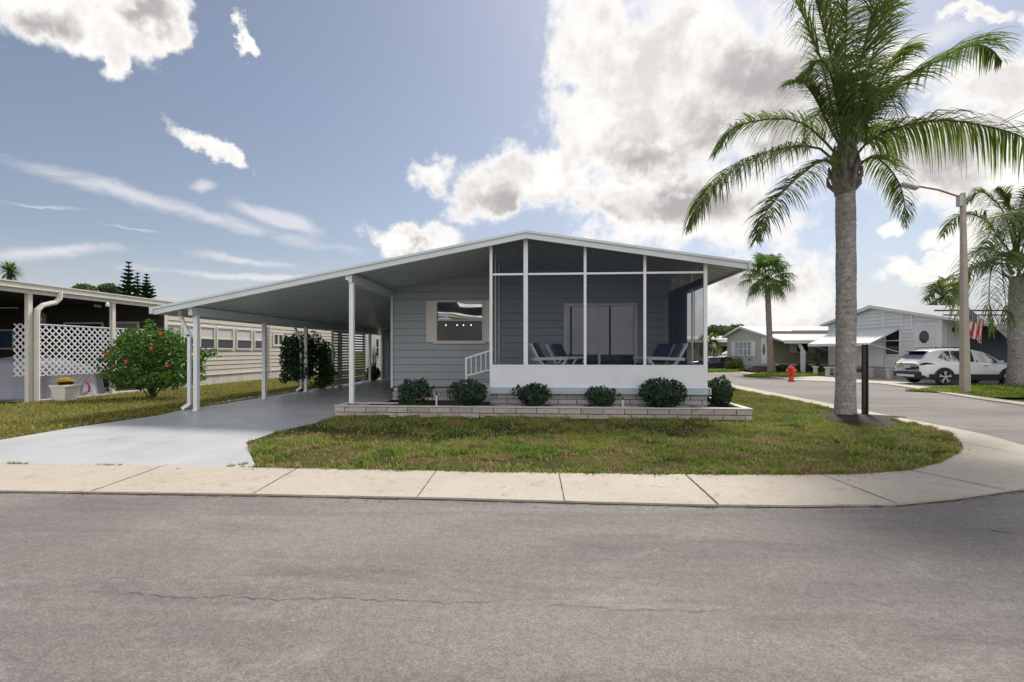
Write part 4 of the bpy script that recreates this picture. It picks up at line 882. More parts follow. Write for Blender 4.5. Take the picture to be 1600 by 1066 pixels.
# covered cart
t = thing('covered_cart', 'cart under a lavender grey fabric cover behind the white lattice', 'cart')
rr = random.Random(14); m = MB(); y0c, y1c = 12.95, 15.5; na, nbn = 44, 26
def cartp(i, j):
    s = i / na; t_ = j / nbn                    # s round the outline, t from hem to top
    an = 2 * pi * s; ex = .55
    cx_, cy_ = abs(cos(an)) ** ex * (1 if cos(an) > 0 else -1), abs(sin(an)) ** ex * (1 if sin(an) > 0 else -1)
    hgt = 1.24 - .28 * max(0, cy_) - .05 * cx_ ; prof = 1 if t_ < .75 else max(0, 1 - ((t_ - .75) / .25) ** 2.2)
    fl = 1.0 + .10 * (1 - t_) ; fold = .035 * sin(an * 11 + 1.3 * sin(an * 3)) * (1 - t_) ** .6 + .02 * sin(an * 23)
    return (-15.55 + cx_ * (.92 * fl * prof + fold), 14.2 + cy_ * (1.2 * fl * prof + fold), .06 + (t_ if t_ < .75 else .75 + .25 * sin((t_ - .75) / .25 * pi / 2)) * hgt)
for j in range(nbn):
    for i in range(na): m.quad(cartp(i, j), cartp(i + 1, j), cartp(i + 1, j + 1), cartp(i, j + 1))
m.build('fabric_cover', COVER, t, True)
for dx in (-.6, .6):
    for dy in (-.8, .8): MB().tube([(-15.55 + dx - .05, 14.2 + dy, .16), (-15.55 + dx + .05, 14.2 + dy, .16)], .12, 12).build('wheel', RUB, t)
recenter(t, -15.55, 14.2)
# flower pot
px_, py_ = G(102, 627); px_ += .0; t = thing('flower_pot', 'tapered cream planter of bright yellow flowers in front of the lattice', 'flower pot')
sc_ = FPX / (py_ / D(102)[1]); rw_ = 13.5 / sc_; hz_ = 26 / sc_
def frustum(m, c, a0, a1, z0, z1):
    P = [(c[0] + sx * a, c[1] + sy * a, z) for a, z in ((a0, z0), (a1, z1)) for sx, sy in ((-1, -1), (1, -1), (1, 1), (-1, 1))]; i = len(m.v); m.v += P
    m.f += [tuple(i + k for k in q) for q in ((3, 2, 1, 0), (4, 5, 6, 7), (0, 1, 5, 4), (1, 2, 6, 5), (2, 3, 7, 6), (3, 0, 4, 7))]; return m
m = MB(); frustum(m, (px_, py_), rw_ * .66, rw_ * .92, 0, hz_ * .84); frustum(m, (px_, py_), rw_ * .98, rw_ * 1.0, hz_ * .841, hz_ * .99); m.build('pot', CREAMP, t, bevel=.01)
rr = random.Random(6); leafcloud(MB(), rr, (px_, py_, hz_ * 1.05), (rw_ * .8, rw_ * .8, .10), 300, .035, .3).build('leaves', DLEAF, t)
m = MB()
for _ in range(230):
    a = rr.uniform(0, 2 * pi); r_ = rw_ * .86 * sqrt(rr.random()); p = Vector((px_ + cos(a) * r_, py_ + sin(a) * r_, hz_ * 1.08 + .14 * (1 - (r_ / rw_) ** 2) + rr.uniform(-.01, .01)))
    for k in range(6): an = k * pi / 3; d = Vector((cos(an), sin(an), .35)) * .036; s = Vector((-sin(an), cos(an), 0)) * .016; m.quad(p, p + d * .6 + s, p + d, p + d * .6 - s)
m.build('flowers', YEL, t); recenter(t, px_, py_)
# hose, folded chairs
hx, hy = G(126, 620); t = thing('garden_hose', 'red hose hung in a loop beside the yellow flower pot', 'hose'); 
for k in range(1): MB().tube([(hx - .16 + .02 * i + .15 * sin(i * .9), hy + .06 * cos(i * .9), .05 + .26 + .24 * cos(i * .7)) for i in range(18)], .028, 6).build('hose_loop', M('red_hose', (.45, .03, .02), .5), t)
recenter(t, hx, hy)
t = thing('folding_rack', 'black wire rack standing under the lattice left of the hibiscus', 'rack'); gx, gy = G(148, 617); m = MB()
for k in range(3): yy0 = gy + .22 * k; m.tube([(gx - .25, yy0, .03), (gx - .25, yy0, .55), (gx + .25, yy0, .62), (gx + .25, yy0, .03)], .018, 5)
for k in range(9): m.tube([(gx - .25 + .062 * k, gy, .18 + .01 * (k % 3)), (gx - .25 + .062 * k, gy + .66, .2)], .010, 4); m.tube([(gx - .25 + .062 * k, gy + .1, .05), (gx - .25 + .062 * k, gy + .05, .58)], .008, 4)
for k in range(3): m.lathe((gx - .15 + .17 * k, gy + .2, .22), [(.06, 0), (.07, .1), (.05, .16)], 8)
m.build('wire_frame', BLACK, t); recenter(t, gx, gy)
# hibiscus in front of the neighbour's wall
rnd = random.Random(77); t = thing('hibiscus_bush', 'large leafy hibiscus bush with red flowers by the white lattice', 'bush')
hy0 = 14.2; hx0 = FX(238, hy0)
m = MB(); 
for (u, v, ru, rv, yv, n) in ((225, 545, 50, 40, 14.1, 2600), (252, 560, 42, 40, 14.3, 2200), (200, 575, 38, 34, 13.9, 1600), (285, 565, 34, 44, 14.6, 1500), (190, 595, 22, 18, 13.9, 600), (262, 592, 34, 22, 14.0, 1000), (222, 598, 34, 16, 13.8, 800), (298, 588, 18, 22, 14.6, 500), (318, 553, 26, 11, 14.3, 240), (235, 590, 50, 18, 14.2, 900), (205, 530, 20, 20, 14.3, 400), (262, 528, 22, 16, 14.3, 400), (312, 575, 12, 10, 14.3, 80)):
    s = yv / FPX; leafcloud(m, rnd, (FX(u, yv), yv, max(FZ(u, v, yv), .3)), (ru * s, ru * s * .75, rv * s), int(n * .62), .062, .30, 12, .5, zmin=.03)
for _ in range(46):
    a = rnd.uniform(-.35, pi + .35); uu, vv = 238 + cos(a) * rnd.uniform(58, 84), 572 - sin(a) * rnd.uniform(52, 68); yv = rnd.uniform(13.7, 14.6); leafcloud(m, rnd, (FX(uu, yv), yv, max(.15, FZ(uu, vv, yv))), (rnd.uniform(.06, .2), .12, rnd.uniform(.06, .2)), 26, .055, .1, 0, .5, zmin=.03)
m.build('foliage', HLEAF, t); stems(MB(), rnd, (hx0, hy0, .9), (1.1, .6, .9), 22, .022, -.02).build('stem', WOOD, t)
for u, v in ((237, 544), (168, 553), (252, 521), (198, 566), (262, 571)):
    p = Vector((FX(u, 13.4), 13.4, FZ(u, v, 13.4))); m = MB()
    for k in range(5): an = k * 2 * pi / 5; d = Vector((cos(an), -.5, sin(an))) * .055; s = Vector((-sin(an), 0, cos(an))) * .032; m.quad(p, p + d * .6 + s, p + d * 1.05, p + d * .6 - s)
    m.build('flower', REDF, t)
recenter(t, hx0, hy0)
m = MB(); rr = random.Random(1); leafcloud(m, rr, (hx0 + .3, 13.6, .015), (1.7, .5, .012), 900, .03, .1, 0, .5, 3)
tag(m.build('fallen_leaves', M('dry_leaf', (.16, .07, .045), .9, .3, 10)), 'brown fallen leaves on the ground under the hibiscus bush', 'leaves', kind='stuff')
# bushes and slatted screen along the carport
def bigbush(name, lb, blobs, mat, seed, ls, group=None, cat='bush'):
    rnd = random.Random(seed); t = thing(name, lb, cat, group=group); m = MB(); b0 = blobs[0]
    for (u, v, ru, rv, y, n) in blobs: s = y / FPX; leafcloud(m, rnd, (FX(u, y), y, max(FZ(u, v, y), .25)), (ru * s, ru * s * .8, rv * s), n, ls, .35, 9, .5, zmin=.02)
    m.build('foliage', mat, t); x = FX(b0[0], b0[4]); stems(MB(), rnd, (x, b0[4], 1.2), (b0[2] * b0[4] / FPX * .6, .4, 1.0), 12, .025, -.03).build('stem', WOOD, t); recenter(t, x, b0[4]); return t
bigbush('dark_bush', 'tall dark bush with small pale blooms behind the rear carport downspout', [(470, 550, 30, 34, 17.0, 2600), (468, 580, 26, 22, 16.8, 1200), (447, 555, 12, 40, 16.8, 600), (492, 560, 22, 44, 17.2, 1300), (445, 590, 10, 12, 16.7, 150)], DLEAF, 5, .06)
bigbush('leafy_bush', 'mid green bush left of the slatted screen', [(508, 560, 15, 34, 19.0, 1100), (512, 585, 14, 18, 18.6, 600)], HLEAF, 8, .07)
bigbush('pale_bush', 'small yellow green bush at the foot of the dark bush', [(502, 597, 12, 9, 18.2, 500)], YLEAF, 9, .05)
bigbush('low_bush', 'low green bush at the far end of the driveway by the shed', [(584, 584, 12, 13, 23.4, 900)], HLEAF, 10, .07)
ss = thing('slatted_screen', 'tall white slatted privacy screen along the left edge of the carport', 'screen'); sx_ = bx + .12; ya, yb = SY(521, sx_), SY(571, sx_); ztp = beamz(bx, .38)
m = MB(); z = .12
while z < ztp - .05: m.box(sx_ - .012, sx_ + .012, ya, yb, z, z + .072); z += .115
m.build('slat_panel', FASC, ss)
for u in (521.5, 531, 549, 569.5): y = SY(u, sx_); MB().box(sx_ - .08, sx_ - .014, y - .035, y + .035, 0, ztp).build('post', FASC, ss)
recenter(ss, sx_, ya)
# white house seen through the end of the carport
wh = thing('white_house', 'distant white house with tall window seen past the end of the carport', 'house'); Yw = 33.0
m = MB(); siding(m, (FX(570, Yw), Yw), (FX(620, Yw), Yw), 0, 4.0, .2, (0, -1)); m.box(FX(570, Yw), FX(620, Yw), Yw + .02, Yw + 6, 0, 4.0); m.build('wall', M('white_siding', (.66, .66, .66), .6), wh)
f = frame_mb(FX(587, Yw), FX(593.5, Yw), FZ(590, 558, Yw), FZ(590, 529, Yw), Yw - .02, .06, .05, rails=(FZ(590, 543, Yw),)).build('window', WHITE, wh)
MB().quad(*[(FX(u, Yw), Yw - .03, FZ(590, v, Yw)) for u, v in ((587, 558), (593.5, 558), (593.5, 529), (587, 529))]).build('pane', DG, f)
MB().xprism([(FX(568, Yw), 4.0), (FX(622, Yw), 4.0), (FX(595, Yw), 4.8)], Yw - .3, Yw + 6).build('roof', ROOFW, wh); recenter(wh, FX(595, Yw), Yw)

# ------------------------------------------------------------------ palms
def frond(pts, L, n, seed, droop=.9, wid=.018, up=.25, fwd=.55, start=.12, rr0=.022, sides=(1, -1), spread=1., tipf=.35):
    rnd = random.Random(seed); S = spline(pts, 40); ln = sum((S[i + 1] - S[i]).length for i in range(40)); m = MB()
    m.tube(S[::4], [rr0 * (1 - .85 * i / 10) for i in range(11)], 5, False)
    for k in range(n):
        t = start + (1 - start) * (k + rnd.random() * .8) / n; i = min(int(t * 40), 39); f = t * 40 - i; p = S[i].lerp(S[i + 1], f); T = (S[i + 1] - S[i]).normalized()
        sd_ = T.cross(UP)
        if sd_.length < .2: sd_ = T.cross(Vector((.3, -1, .1)))
        sd_.normalize(); nu = sd_.cross(T).normalized()
        if nu.z < 0: nu = -nu
        ll = L * (.55 + .9 * sin(pi * min(1, (.12 + t * .80))) - .35) * rnd.uniform(.7, 1.15) * (1 if t < .9 else .75)
        for s in sides:
            d = (sd_ * s * spread + T * (fwd + tipf * t) + nu * (up * .4 + rnd.uniform(-.5, .42))).normalized(); q = p.copy(); w0 = wid * rnd.uniform(.7, 1.15); g = droop * rnd.uniform(.7, 1.3)
            prev = None; ns = 4
            for j in range(ns + 1):
                ww = w0 * (.8, 1, .85, .5, .06)[j]; wv = d.cross(UP)
                if wv.length < .1: wv = T.copy()
                wv = (wv.normalized() * .75 + T * .35 + Vector((rnd.uniform(-.2, .2),) * 3)).normalized() * ww
                cur_ = (q - wv, q + wv)
                if prev: m.quad(prev[0], prev[1], cur_[1], cur_[0])
                prev = cur_; q = q + d * (ll / ns); d = (d + Vector((0, 0, -g * .42))).normalized()
    return m
def boots(m, c, z0, z1, r0, r1, n, rnd):
    for k in range(n):
        a = k * 2.4 + rnd.uniform(-.2, .2); t = k / n; z = z0 + (z1 - z0) * t; r = r0 + (r1 - r0) * t
        b = Vector((c[0] + cos(a) * r * .6, c[1] + sin(a) * r * .6, z)); e = b + Vector((cos(a) * (.10 + .12 * (1 - t)), sin(a) * (.10 + .12 * (1 - t)), .38)); mid = b.lerp(e, .5) + Vector((cos(a), sin(a), 0)) * .08
        m.tube([b, mid, e], [.07, .05, .02], 6)
    return m
pq = 11.05 / 1.0
bpx, bpy_ = G(1320, 651.5); pq = bpy_ / D(1320)[1]
palm = thing('queen_palm', 'tall foreground palm with thick grey ringed trunk and huge drooping fronds', 'palm tree')
def PP(u, v, dq=0): return P3(u, v, pq + dq)
rr = random.Random(2); pts = []; rad = []
for k in range(140):
    t = k / 139; v = 654 + (296 - 654) * t; u = 1320.5 + 1.5 * sin(t * 3) ; p = PP(u, v); w_ = 14.0 - .5 * t + (3.2 * math.exp(-t * 34))
    pts.append(p); rad.append(w_ / FPX * pq * (1 + .020 * (1 if k % 4 == 0 else -.3) + .02 * sin(t * 31) + rr.uniform(-.012, .012)))
MB().tube(pts, rad, 26).build('trunk', TRUNK, palm, True)
c0 = PP(1320, 300); c1 = PP(1321, 200)
m = MB(); m.tube([PP(1320, 305), PP(1319, 285), PP(1319, 262), PP(1320, 235), PP(1321, 200)], [.19, .23, .20, .15, .08], 12); boots(m, (c0.x, c0.y), c0.z - .0, c0.z + .76, .21, .10, 34, rr); m.build('leaf_bases', BOOT, palm, True)
FR = [  # rachis points (px of the photo, depth offset in metres), leaflet length, droop, n
    ([(1310, 245, 0), (1272, 205, .2), (1232, 186, .5), (1175, 190, .7), (1140, 205, .8), (1117, 238, .8)], .70, 1.0, 70, .35),
    ([(1312, 268, 0), (1288, 236, -.1), (1250, 228, -.2), (1195, 240, -.4), (1140, 268, -.6), (1100, 305, -.7), (1078, 352, -.7)], .80, 1.3, 85, .2),
    ([(1312, 272, 0), (1290, 250, -.4), (1258, 268, -.9), (1225, 298, -1.3), (1198, 330, -1.6), (1181, 375, -1.7)], .62, .9, 75, .2),
    ([(1316, 235, 0), (1300, 170, .3), (1285, 100, .6), (1262, 40, .8), (1235, -15, .9), (1205, -50, .9)], .75, .7, 80, .2),
    ([(1320, 230, 0), (1318, 150, .1), (1322, 60, .1), (1324, -10, .0), (1326, -90, -.3)], 1.0, .55, 100, .15),
    ([(1322, 225, 0), (1330, 150, -.2), (1334, 118, -.7), (1337, 128, -1.2), (1344, 175, -1.6), (1352, 215, -1.7)], .55, 1.2, 75, .1),
    ([(1332, 230, 0), (1358, 175, .1), (1400, 132, .2), (1450, 103, .4), (1510, 72, .5), (1545, 74, .5), (1566, 96, .5)], .72, 1.0, 85, .4),
    ([(1332, 250, 0), (1365, 215, -.3), (1420, 195, -.6), (1480, 188, -.8), (1545, 198, -1.0), (1600, 215, -1.1), (1660, 260, -1.2)], .95, 2.0, 95, .1),
    ([(1334, 268, 0), (1360, 245, .3), (1385, 258, .6), (1404, 285, .8), (1413, 315, .9), (1414, 352, .9)], .50, 1.0, 60, .2),
    ([(1326, 225, 0), (1345, 150, .5), (1365, 80, .8), (1378, 20, 1.0), (1386, -40, 1.1)], .60, .7, 75, .2),
    ([(1318, 230, 0), (1308, 160, -.3), (1296, 110, -.8), (1278, 95, -1.3), (1262, 125, -1.7)], .55, 1.2, 70, .1),
    ([(1326, 230, 0), (1350, 170, -.3), (1372, 140, -.9), (1392, 150, -1.4), (1405, 190, -1.7)], .55, 1.2, 70, .1),
    ([(1322, 240, 0), (1312, 190, .9), (1290, 170, 1.8), (1270, 190, 2.5), (1262, 235, 2.8)], .6, 1.0, 60, .2),
    ([(1328, 245, 0), (1350, 205, .9), (1372, 200, 1.7), (1392, 220, 2.3), (1405, 260, 2.6)], .6, 1.0, 60, .2),
    ([(1319, 230, 0), (1310, 120, .5), (1300, 20, .9), (1285, -60, 1.1)], .7, .6, 80, .2),
    ([(1316, 235, 0), (1292, 190, -.3), (1272, 150, -.5), (1250, 125, -.7), (1230, 130, -.9)], .6, 1.0, 60, .2),
    ([(1328, 235, 0), (1352, 180, .3), (1378, 120, .5), (1405, 80, .7), (1428, 75, .8)], .6, 1.0, 60, .2),
    ([(1320, 232, 0), (1305, 120, -.2), (1280, 20, -.2), (1262, -40, -.2)], .8, .7, 80, .2),
    ([(1324, 232, 0), (1340, 120, -.2), (1362, 20, -.2), (1372, -50, -.2)], .8, .7, 80, .2),
    ([(1321, 230, 0), (1322, 190, -.4), (1321, 185, -1.0), (1318, 215, -1.5), (1314, 250, -1.7)], .45, 1.3, 60, .05),
]
for k, (pp, L, dr, n, up_) in enumerate(FR):
    frond([PP(*q) for q in pp], L * 1.18, int(n * 1.75), 100 + k, dr, .0155, up_, rr0=.03, start=.10 if k != 1 else .30).build('frond', PLEAF, palm)
recenter(palm, bpx, bpy_)
m = MB(); rr = random.Random(31); cx_, cy_ = bpx + .1, bpy_ - .2; nr = 40
for k in range(nr):
    a0, a1 = 2 * pi * k / nr, 2 * pi * (k + 1) / nr; r0 = 1.0 + .25 * sin(3 * a0) + .15 * sin(7 * a0); r1 = 1.0 + .25 * sin(3 * a1) + .15 * sin(7 * a1)
    for (f0, f1, z0, z1) in ((0, .35, .09, .06), (.35, .75, .06, .03), (.75, 1, .03, .006)):
        P = lambda a, r, f, z: (cx_ + cos(a) * r * f * .95, cy_ + sin(a) * r * f * .8, z)
        m.quad(P(a0, r0, f0, z0), P(a0, r0, f1, z1), P(a1, r1, f1, z1), P(a1, r1, f0, z0))
struct('mulch_mound', m, SOIL)

def generic_palm(lb, u, vb, q, vtop, wpx, fr, seed, group=None, L=.8, name='queen_palm', trunkm=TRUNK, n=50, leaf=PLEAF, wid=.03):
    t = thing(name, lb, 'palm tree', group=group); rnd = random.Random(seed); b = P3(u, vb, q); b.z = -.03; top = P3(u, vtop, q); r = wpx / 2 / FPX * q
    MB().tube([b + (top - b) * (k / 14) + Vector((rnd.uniform(-.02, .02) * r * 3, 0, 0)) for k in range(15)], [r * (1.35 if k == 0 else 1.12 if k == 1 else 1.0 - .012 * k) * rnd.uniform(.97, 1.03) for k in range(15)], 14).build('trunk', trunkm, t, True)
    m = MB(); boots(m, (top.x, top.y), top.z - .1, top.z + r * 2.6, r * 1.1, r * .5, 20, rnd); m.build('leaf_bases', BOOT, t, True)
    for k, (pp, dr) in enumerate(fr):
        frond([top + Vector((0, 0, r * 1.5))] + [P3(a, b_, q + dq) for a, b_, dq in pp], L, n, seed * 50 + k, dr, wid, .2, start=.15, rr0=.035).build('frond', leaf, t)
    recenter(t, b.x, b.y); return t
generic_palm('second feathery palm with pale trunk at the right edge beside the white car', 1590, 600, 19.6, 432, 25,
             [([(1562, 372, .3), (1535, 342, .6), (1500, 335, .8), (1472, 368, .9)], 1.1), ([(1565, 398, 0), (1535, 388, -.3), (1505, 420, -.8), (1482, 478, -1)], 1.2),
              ([(1570, 405, -.5), (1552, 412, -1.2), (1545, 460, -1.8), (1550, 520, -2)], 1.3), ([(1592, 360, .3), (1594, 322, .5), (1604, 292, .6)], .7), ([(1575, 350, .4), (1560, 320, .8), (1532, 300, 1.2), (1505, 318, 1.4)], .9),
              ([(1610, 360, .2), (1640, 345, .3), (1680, 372, .4)], 1.1), ([(1605, 405, -.3), (1630, 425, -.8), (1645, 490, -1.0)], 1.2), ([(1558, 412, .4), (1520, 418, .8), (1500, 462, 1.1), (1494, 520, 1.2)], 1.2),
              ([(1585, 350, -.6), (1570, 335, -1.4), (1548, 360, -2), (1535, 400, -2.2)], 1.1), ([(1596, 350, -.5), (1606, 335, -1.2), (1618, 370, -1.8)], 1.1), ([(1575, 395, -.6), (1565, 405, -1.5), (1570, 460, -2.2), (1575, 505, -2.4)], 1.3),
              ([(1580, 340, .2), (1572, 315, .3), (1556, 296, .4)], .8), ([(1598, 345, .8), (1620, 320, 1.4), (1650, 330, 1.8)], .9)], 71, L=1.15, n=75, wid=.026)
generic_palm('distant feather palm rising behind the roof of the pale grey house', 1474, 590, 48, 474, 9, [([(1466, 458, 0), (1456, 456, 0), (1448, 470, 0)], .6), ([(1470, 452, 0), (1462, 446, 0), (1453, 452, 0)], .6), ([(1475, 448, 0), (1476, 438, 0), (1482, 436, 0)], .5), ([(1482, 456, 0), (1492, 452, 0), (1500, 464, 0)], .6), ([(1470, 466, 0), (1460, 472, 0), (1454, 480, 0)], .6), ([(1480, 450, 1), (1488, 443, 1), (1495, 446, 1)], .6), ([(1480, 464, 0), (1488, 470, 0), (1493, 482, 0)], .6), ([(1472, 450, -1), (1466, 442, -1), (1462, 444, -1)], .6)], 73, L=1.5, n=30, wid=.06)
generic_palm('small arching palm in front of the yellow house', 1107, 572, 41, 548, 5, [([(1102, 536, 0), (1098, 540, 0), (1096, 552, 0)], .8), ([(1112, 533, 0), (1120, 534, 0), (1127, 550, 0)], .9), ([(1110, 530, 0), (1113, 524, 0), (1120, 526, 0)], .7), ([(1104, 532, 0), (1100, 526, 0), (1094, 530, 0)], .7), ([(1112, 540, -1), (1116, 545, -1), (1118, 560, -1)], .9), ([(1105, 540, -1), (1101, 545, -1), (1100, 556, -1)], .9)], 74, L=.9, n=26, wid=.05)

def fan(m, base, d, R, rnd, n=24, droop=.45):
    d = d.normalized(); s = d.cross(UP).normalized() if abs(d.z) < .95 else Vector((1, 0, 0)); nn = s.cross(d).normalized()
    for k in range(n):
        a = (k / (n - 1) - .5) * 2 * 2.15; dd = (d * cos(a) + s * sin(a)).normalized(); L = R * (.75 + .25 * cos(a)) * rnd.uniform(.85, 1.1); w_ = R * .045; wv = dd.cross(nn).normalized() * w_
        p0_, p1_, p2_ = base, base + dd * L * .55 + nn * .05 * R, base + dd * L * .85 + Vector((0, 0, -droop * R * .35)); p3_ = base + dd * L * .95 + Vector((0, 0, -droop * R * rnd.uniform(.7, 1.2)))
        m.quad(p0_ - wv * .2, p1_ - wv, p1_ + wv, p0_ + wv * .2); m.quad(p1_ - wv, p2_ - wv * .6, p2_ + wv * .6, p1_ + wv); m.quad(p2_ - wv * .6, p3_, p2_ + wv * .6)
    return m
wb = G(1207, 583.7); wq = wb[1] / D(1207)[1]; wp = thing('fan_palm', 'slender fan palm with shaggy round crown before the beige house', 'palm tree'); rnd = random.Random(9)
pts = []; rad = []
for k in range(24): t_ = k / 23; pts.append(P3(1207 - 7.5 * t_ ** .6 , 584 + (452 - 584) * t_, wq)); rad.append((4.0 + 3.2 * math.exp(-t_ * 7) + (.8 if k % 3 == 0 else 0) * .3) / FPX * wq)
MB().tube(pts, rad, 12).build('trunk', TRUNK2, wp, True)
ctr = P3(1199.5, 437, wq); BT = []
for k in range(30):
    el_ = -0.85 + 2.3 * ((k + .5) / 30) ** .85; az_ = k * 2.399; d = Vector((cos(az_) * cos(el_), sin(az_) * cos(el_), sin(el_))); pl_ = rnd.uniform(.8, 1.3) * (1.0 if el_ > 0 else .85); R = rnd.uniform(.8, 1.0)
    e = ctr + d * pl_ * 1.05; m = MB(); m.tube([ctr, ctr.lerp(e, .55) + Vector((0, 0, .06)), e], [.035, .02, .014], 4, False); fan(m, e, (d + Vector((0, 0, -.28))).normalized(), R, rnd, 22, .55); m.build('fan_leaf', FLEAF, wp)
recenter(wp, *wb)

def tree(name, lb, u, vt, vb, wpx, q, mat, seed, n, ls, cat='tree', flat=1.0, blobs=9, trunk_u=None):
    rnd = random.Random(seed); t = thing(name, lb, cat); c = P3(u, (vt + vb) / 2, q); rx = wpx / 2 / FPX * q; rz2 = (vb - vt) / 2 / FPX * q; m = MB(); tr = MB(); base = Vector((c.x, c.y, -.05)); fork = c + Vector((0, 0, -rz2 * .9))
    tr.tube([base, base.lerp(fork, .5) + Vector((.1, 0, 0)), fork], [rx * .10, rx * .08, rx * .06], 8)
    for k in range(blobs):
        a = rnd.uniform(0, 2 * pi); r_ = rnd.uniform(.25, .72); p = c + Vector((cos(a) * rx * r_, sin(a) * rx * r_, rnd.uniform(-.45, .5) * rz2)); tr.tube([fork, fork.lerp(p, .5) + Vector((0, 0, .1)), p], [rx * .04, rx * .025, rx * .01], 5, False)
        leafcloud(m, rnd, p, (rx * .38, rx * .38, rz2 * .48), n // blobs, ls, .45, 6, .55)
    m.build('crown', mat, t); tr.build('trunk', WOOD, t); recenter(t, base.x, base.y); return t
tree('broad_tree', 'rounded olive green tree rising behind the neighbouring roof at left', 152, 441, 475, 76, 55, TLEAF, 3, 5200, .22)
tree('leafy_tree', 'bushy green tree behind the yellow house left of the fan palm', 1133, 503, 550, 62, 62, TLEAF, 5, 5200, .20)
def norfolk(lb, u, vt, vb, wpx, q, seed):
    rnd = random.Random(seed); t = thing('norfolk_pine', lb, 'pine tree', group=None); top = P3(u, vt, q); b = Vector((top.x, top.y, -.05)); MB().tube([b, b.lerp(top, .5), top], [.28, .17, .03], 8).build('trunk', WOOD, t); m = MB()
    z1 = P3(u, vb, q).z; R = wpx / 2 / FPX * q; nt = 12
    for k in range(nt):
        z = top.z - (top.z - z1 + 1.5) * (k + .4) / nt; r_ = R * min(1, .12 + 1.05 * (k + .4) / nt) * rnd.uniform(.7, 1.15)
        for j in range(7):
            a = j * pi / 4 + k * .5 + rnd.uniform(-.15, .15); d = Vector((cos(a), sin(a), .42)); o = Vector((top.x, top.y, z)); e = o + d * r_; m.tube([o, o.lerp(e, .6) - Vector((0, 0, .04)), e], [.05, .04, .02], 4, False)
            for s in range(16):
                f = .25 + .75 * (s + rnd.random()) / 16; p = o.lerp(e, f)
                for sg in (-1, 1): dd = (Vector((-sin(a), cos(a), 0)) * sg + d * .6 + UP * rnd.uniform(.1, .6)).normalized(); l_ = r_ * .30 * (1.15 - f * .7) + .1; w_ = dd.cross(UP).normalized() * .07; m.quad(p - w_, p + dd * l_ - w_ * .5, p + dd * l_ + w_ * .5, p + w_)
    m.build('branches', NLEAF, t); recenter(t, top.x, top.y)
norfolk('tallest dark norfolk pine rising behind the neighbouring roof', 201, 409, 465, 36, 50, 2)
norfolk('shorter dark norfolk pine close to the right of the tallest one', 229, 428, 470, 34, 52, 4)
norfolk('thin pale norfolk pine between the two darker ones', 215, 426, 470, 24, 60, 6)
yt = thing('spiky_palm', 'spiky narrow leaved palm rising above the roof at the left edge', 'palm tree'); rnd = random.Random(12); c = P3(15, 424, 26); m = MB()
for k in range(170):
    d = Vector((rnd.gauss(0, 1), rnd.gauss(0, 1), rnd.gauss(.35, .8))).normalized(); L = rnd.uniform(.55, .85); s = d.cross(UP).normalized() * .028; mid = c + d * L * .6; m.quad(c - s, mid - s, mid + s, c + s); m.quad(mid - s, c + d * L + Vector((0, 0, -.14)), mid + s)
m.build('leaf_rosette', FLEAF, yt); MB().tube([(c.x, c.y, -.05), (c.x + .1, c.y, c.z * .5), c], [.16, .13, .1], 8).build('trunk', WOOD, yt); recenter(yt, c.x, c.y)
# ------------------------------------------------------------------ houses across the street, in the frame (sideways x, depth q) of the street there
R0 = YAW
def LX_(u, q): return (u - 800) / FPX * q
def LZ_(v, q): return H + (HZ - v) / FPX * q
def QX(u, x): return x * FPX / (u - 800)
def far_window(par, x0, x1, z0, z1, q, pane, rails=(), mull=(), fm=WHITE, name='window', w=.06):
    f = frame_mb(x0, x1, z0, z1, q, w, .06, mull, rails).build(name, fm, par); MB().quad((x0 + w, q - .01, z0 + w), (x1 - w, q - .01, z0 + w), (x1 - w, q - .01, z1 - w), (x0 + w, q - .01, z1 - w)).build('pane', pane, f); return f
def side_window(par, X, q0, q1, z0, z1, pane, rails=(), mull=(), fm=WHITE, w=.06):
    m = MB(); m.box(X - .06, X, q0, q0 + w, z0, z1).box(X - .06, X, q1 - w, q1, z0, z1).box(X - .06, X, q0 + w, q1 - w, z1 - w, z1).box(X - .06, X, q0 + w, q1 - w, z0, z0 + w)
    for a in rails: m.box(X - .05, X - .002, q0 + w, q1 - w, a - .025, a + .025)
    for a in mull: m.box(X - .055, X - .001, a - .03, a + .03, z0 + w, z1 - w)
    f = m.build('window', fm, par); MB().quad((X - .012, q0 + w, z0 + w), (X - .012, q1 - w, z0 + w), (X - .012, q1 - w, z1 - w), (X - .012, q0 + w, z1 - w)).build('pane', pane, f); return f
def gable_house(lb, X0, qa, ql, qr, za, zl, zr, xe, qs, mats, top=ROOFW, th=.16):
    """ridge along x from X0 to xe at depth qa; left (far) eave ql/zl, near carport eave qr/zr; body wall from ql-.3 to qs"""
    h = thing('mobile_home', lb, 'house')
    R = MB(); P = [(ql, zl), (qa, za), (qr, zr), (qr, zr - .10), (qa, za - .12), (ql, zl - .10)]; R.yprism(P, X0 + .06, xe); R.build('roof', top, h)
    F = MB(); P = [(ql + .04, zl + .01), (qa, za + .02), (qr - .04, zr + .01), (qr - .04, zr - th * .6), (qa, za - th), (ql + .04, zl - th * .6)]; F.yprism(P, X0 - .04, X0 + .055); F.build('fascia', FASC, h)
    F = MB().box(X0 + .06, xe, qr - .10, qr - .002, zr - .20, zr + .02); F.build('gutter', FASC, h)
    sl1 = (za - zl) / (ql - qa); sl2 = (za - zr) / (qa - qr); W = X0 + .3
    cuts = [lambda a, z: za - .14 - sl1 * ((ql - .35 - a) - qa) - z, lambda a, z: za - .14 - sl2 * (qa - (ql - .35 - a)) - z]
    return h, W, cuts
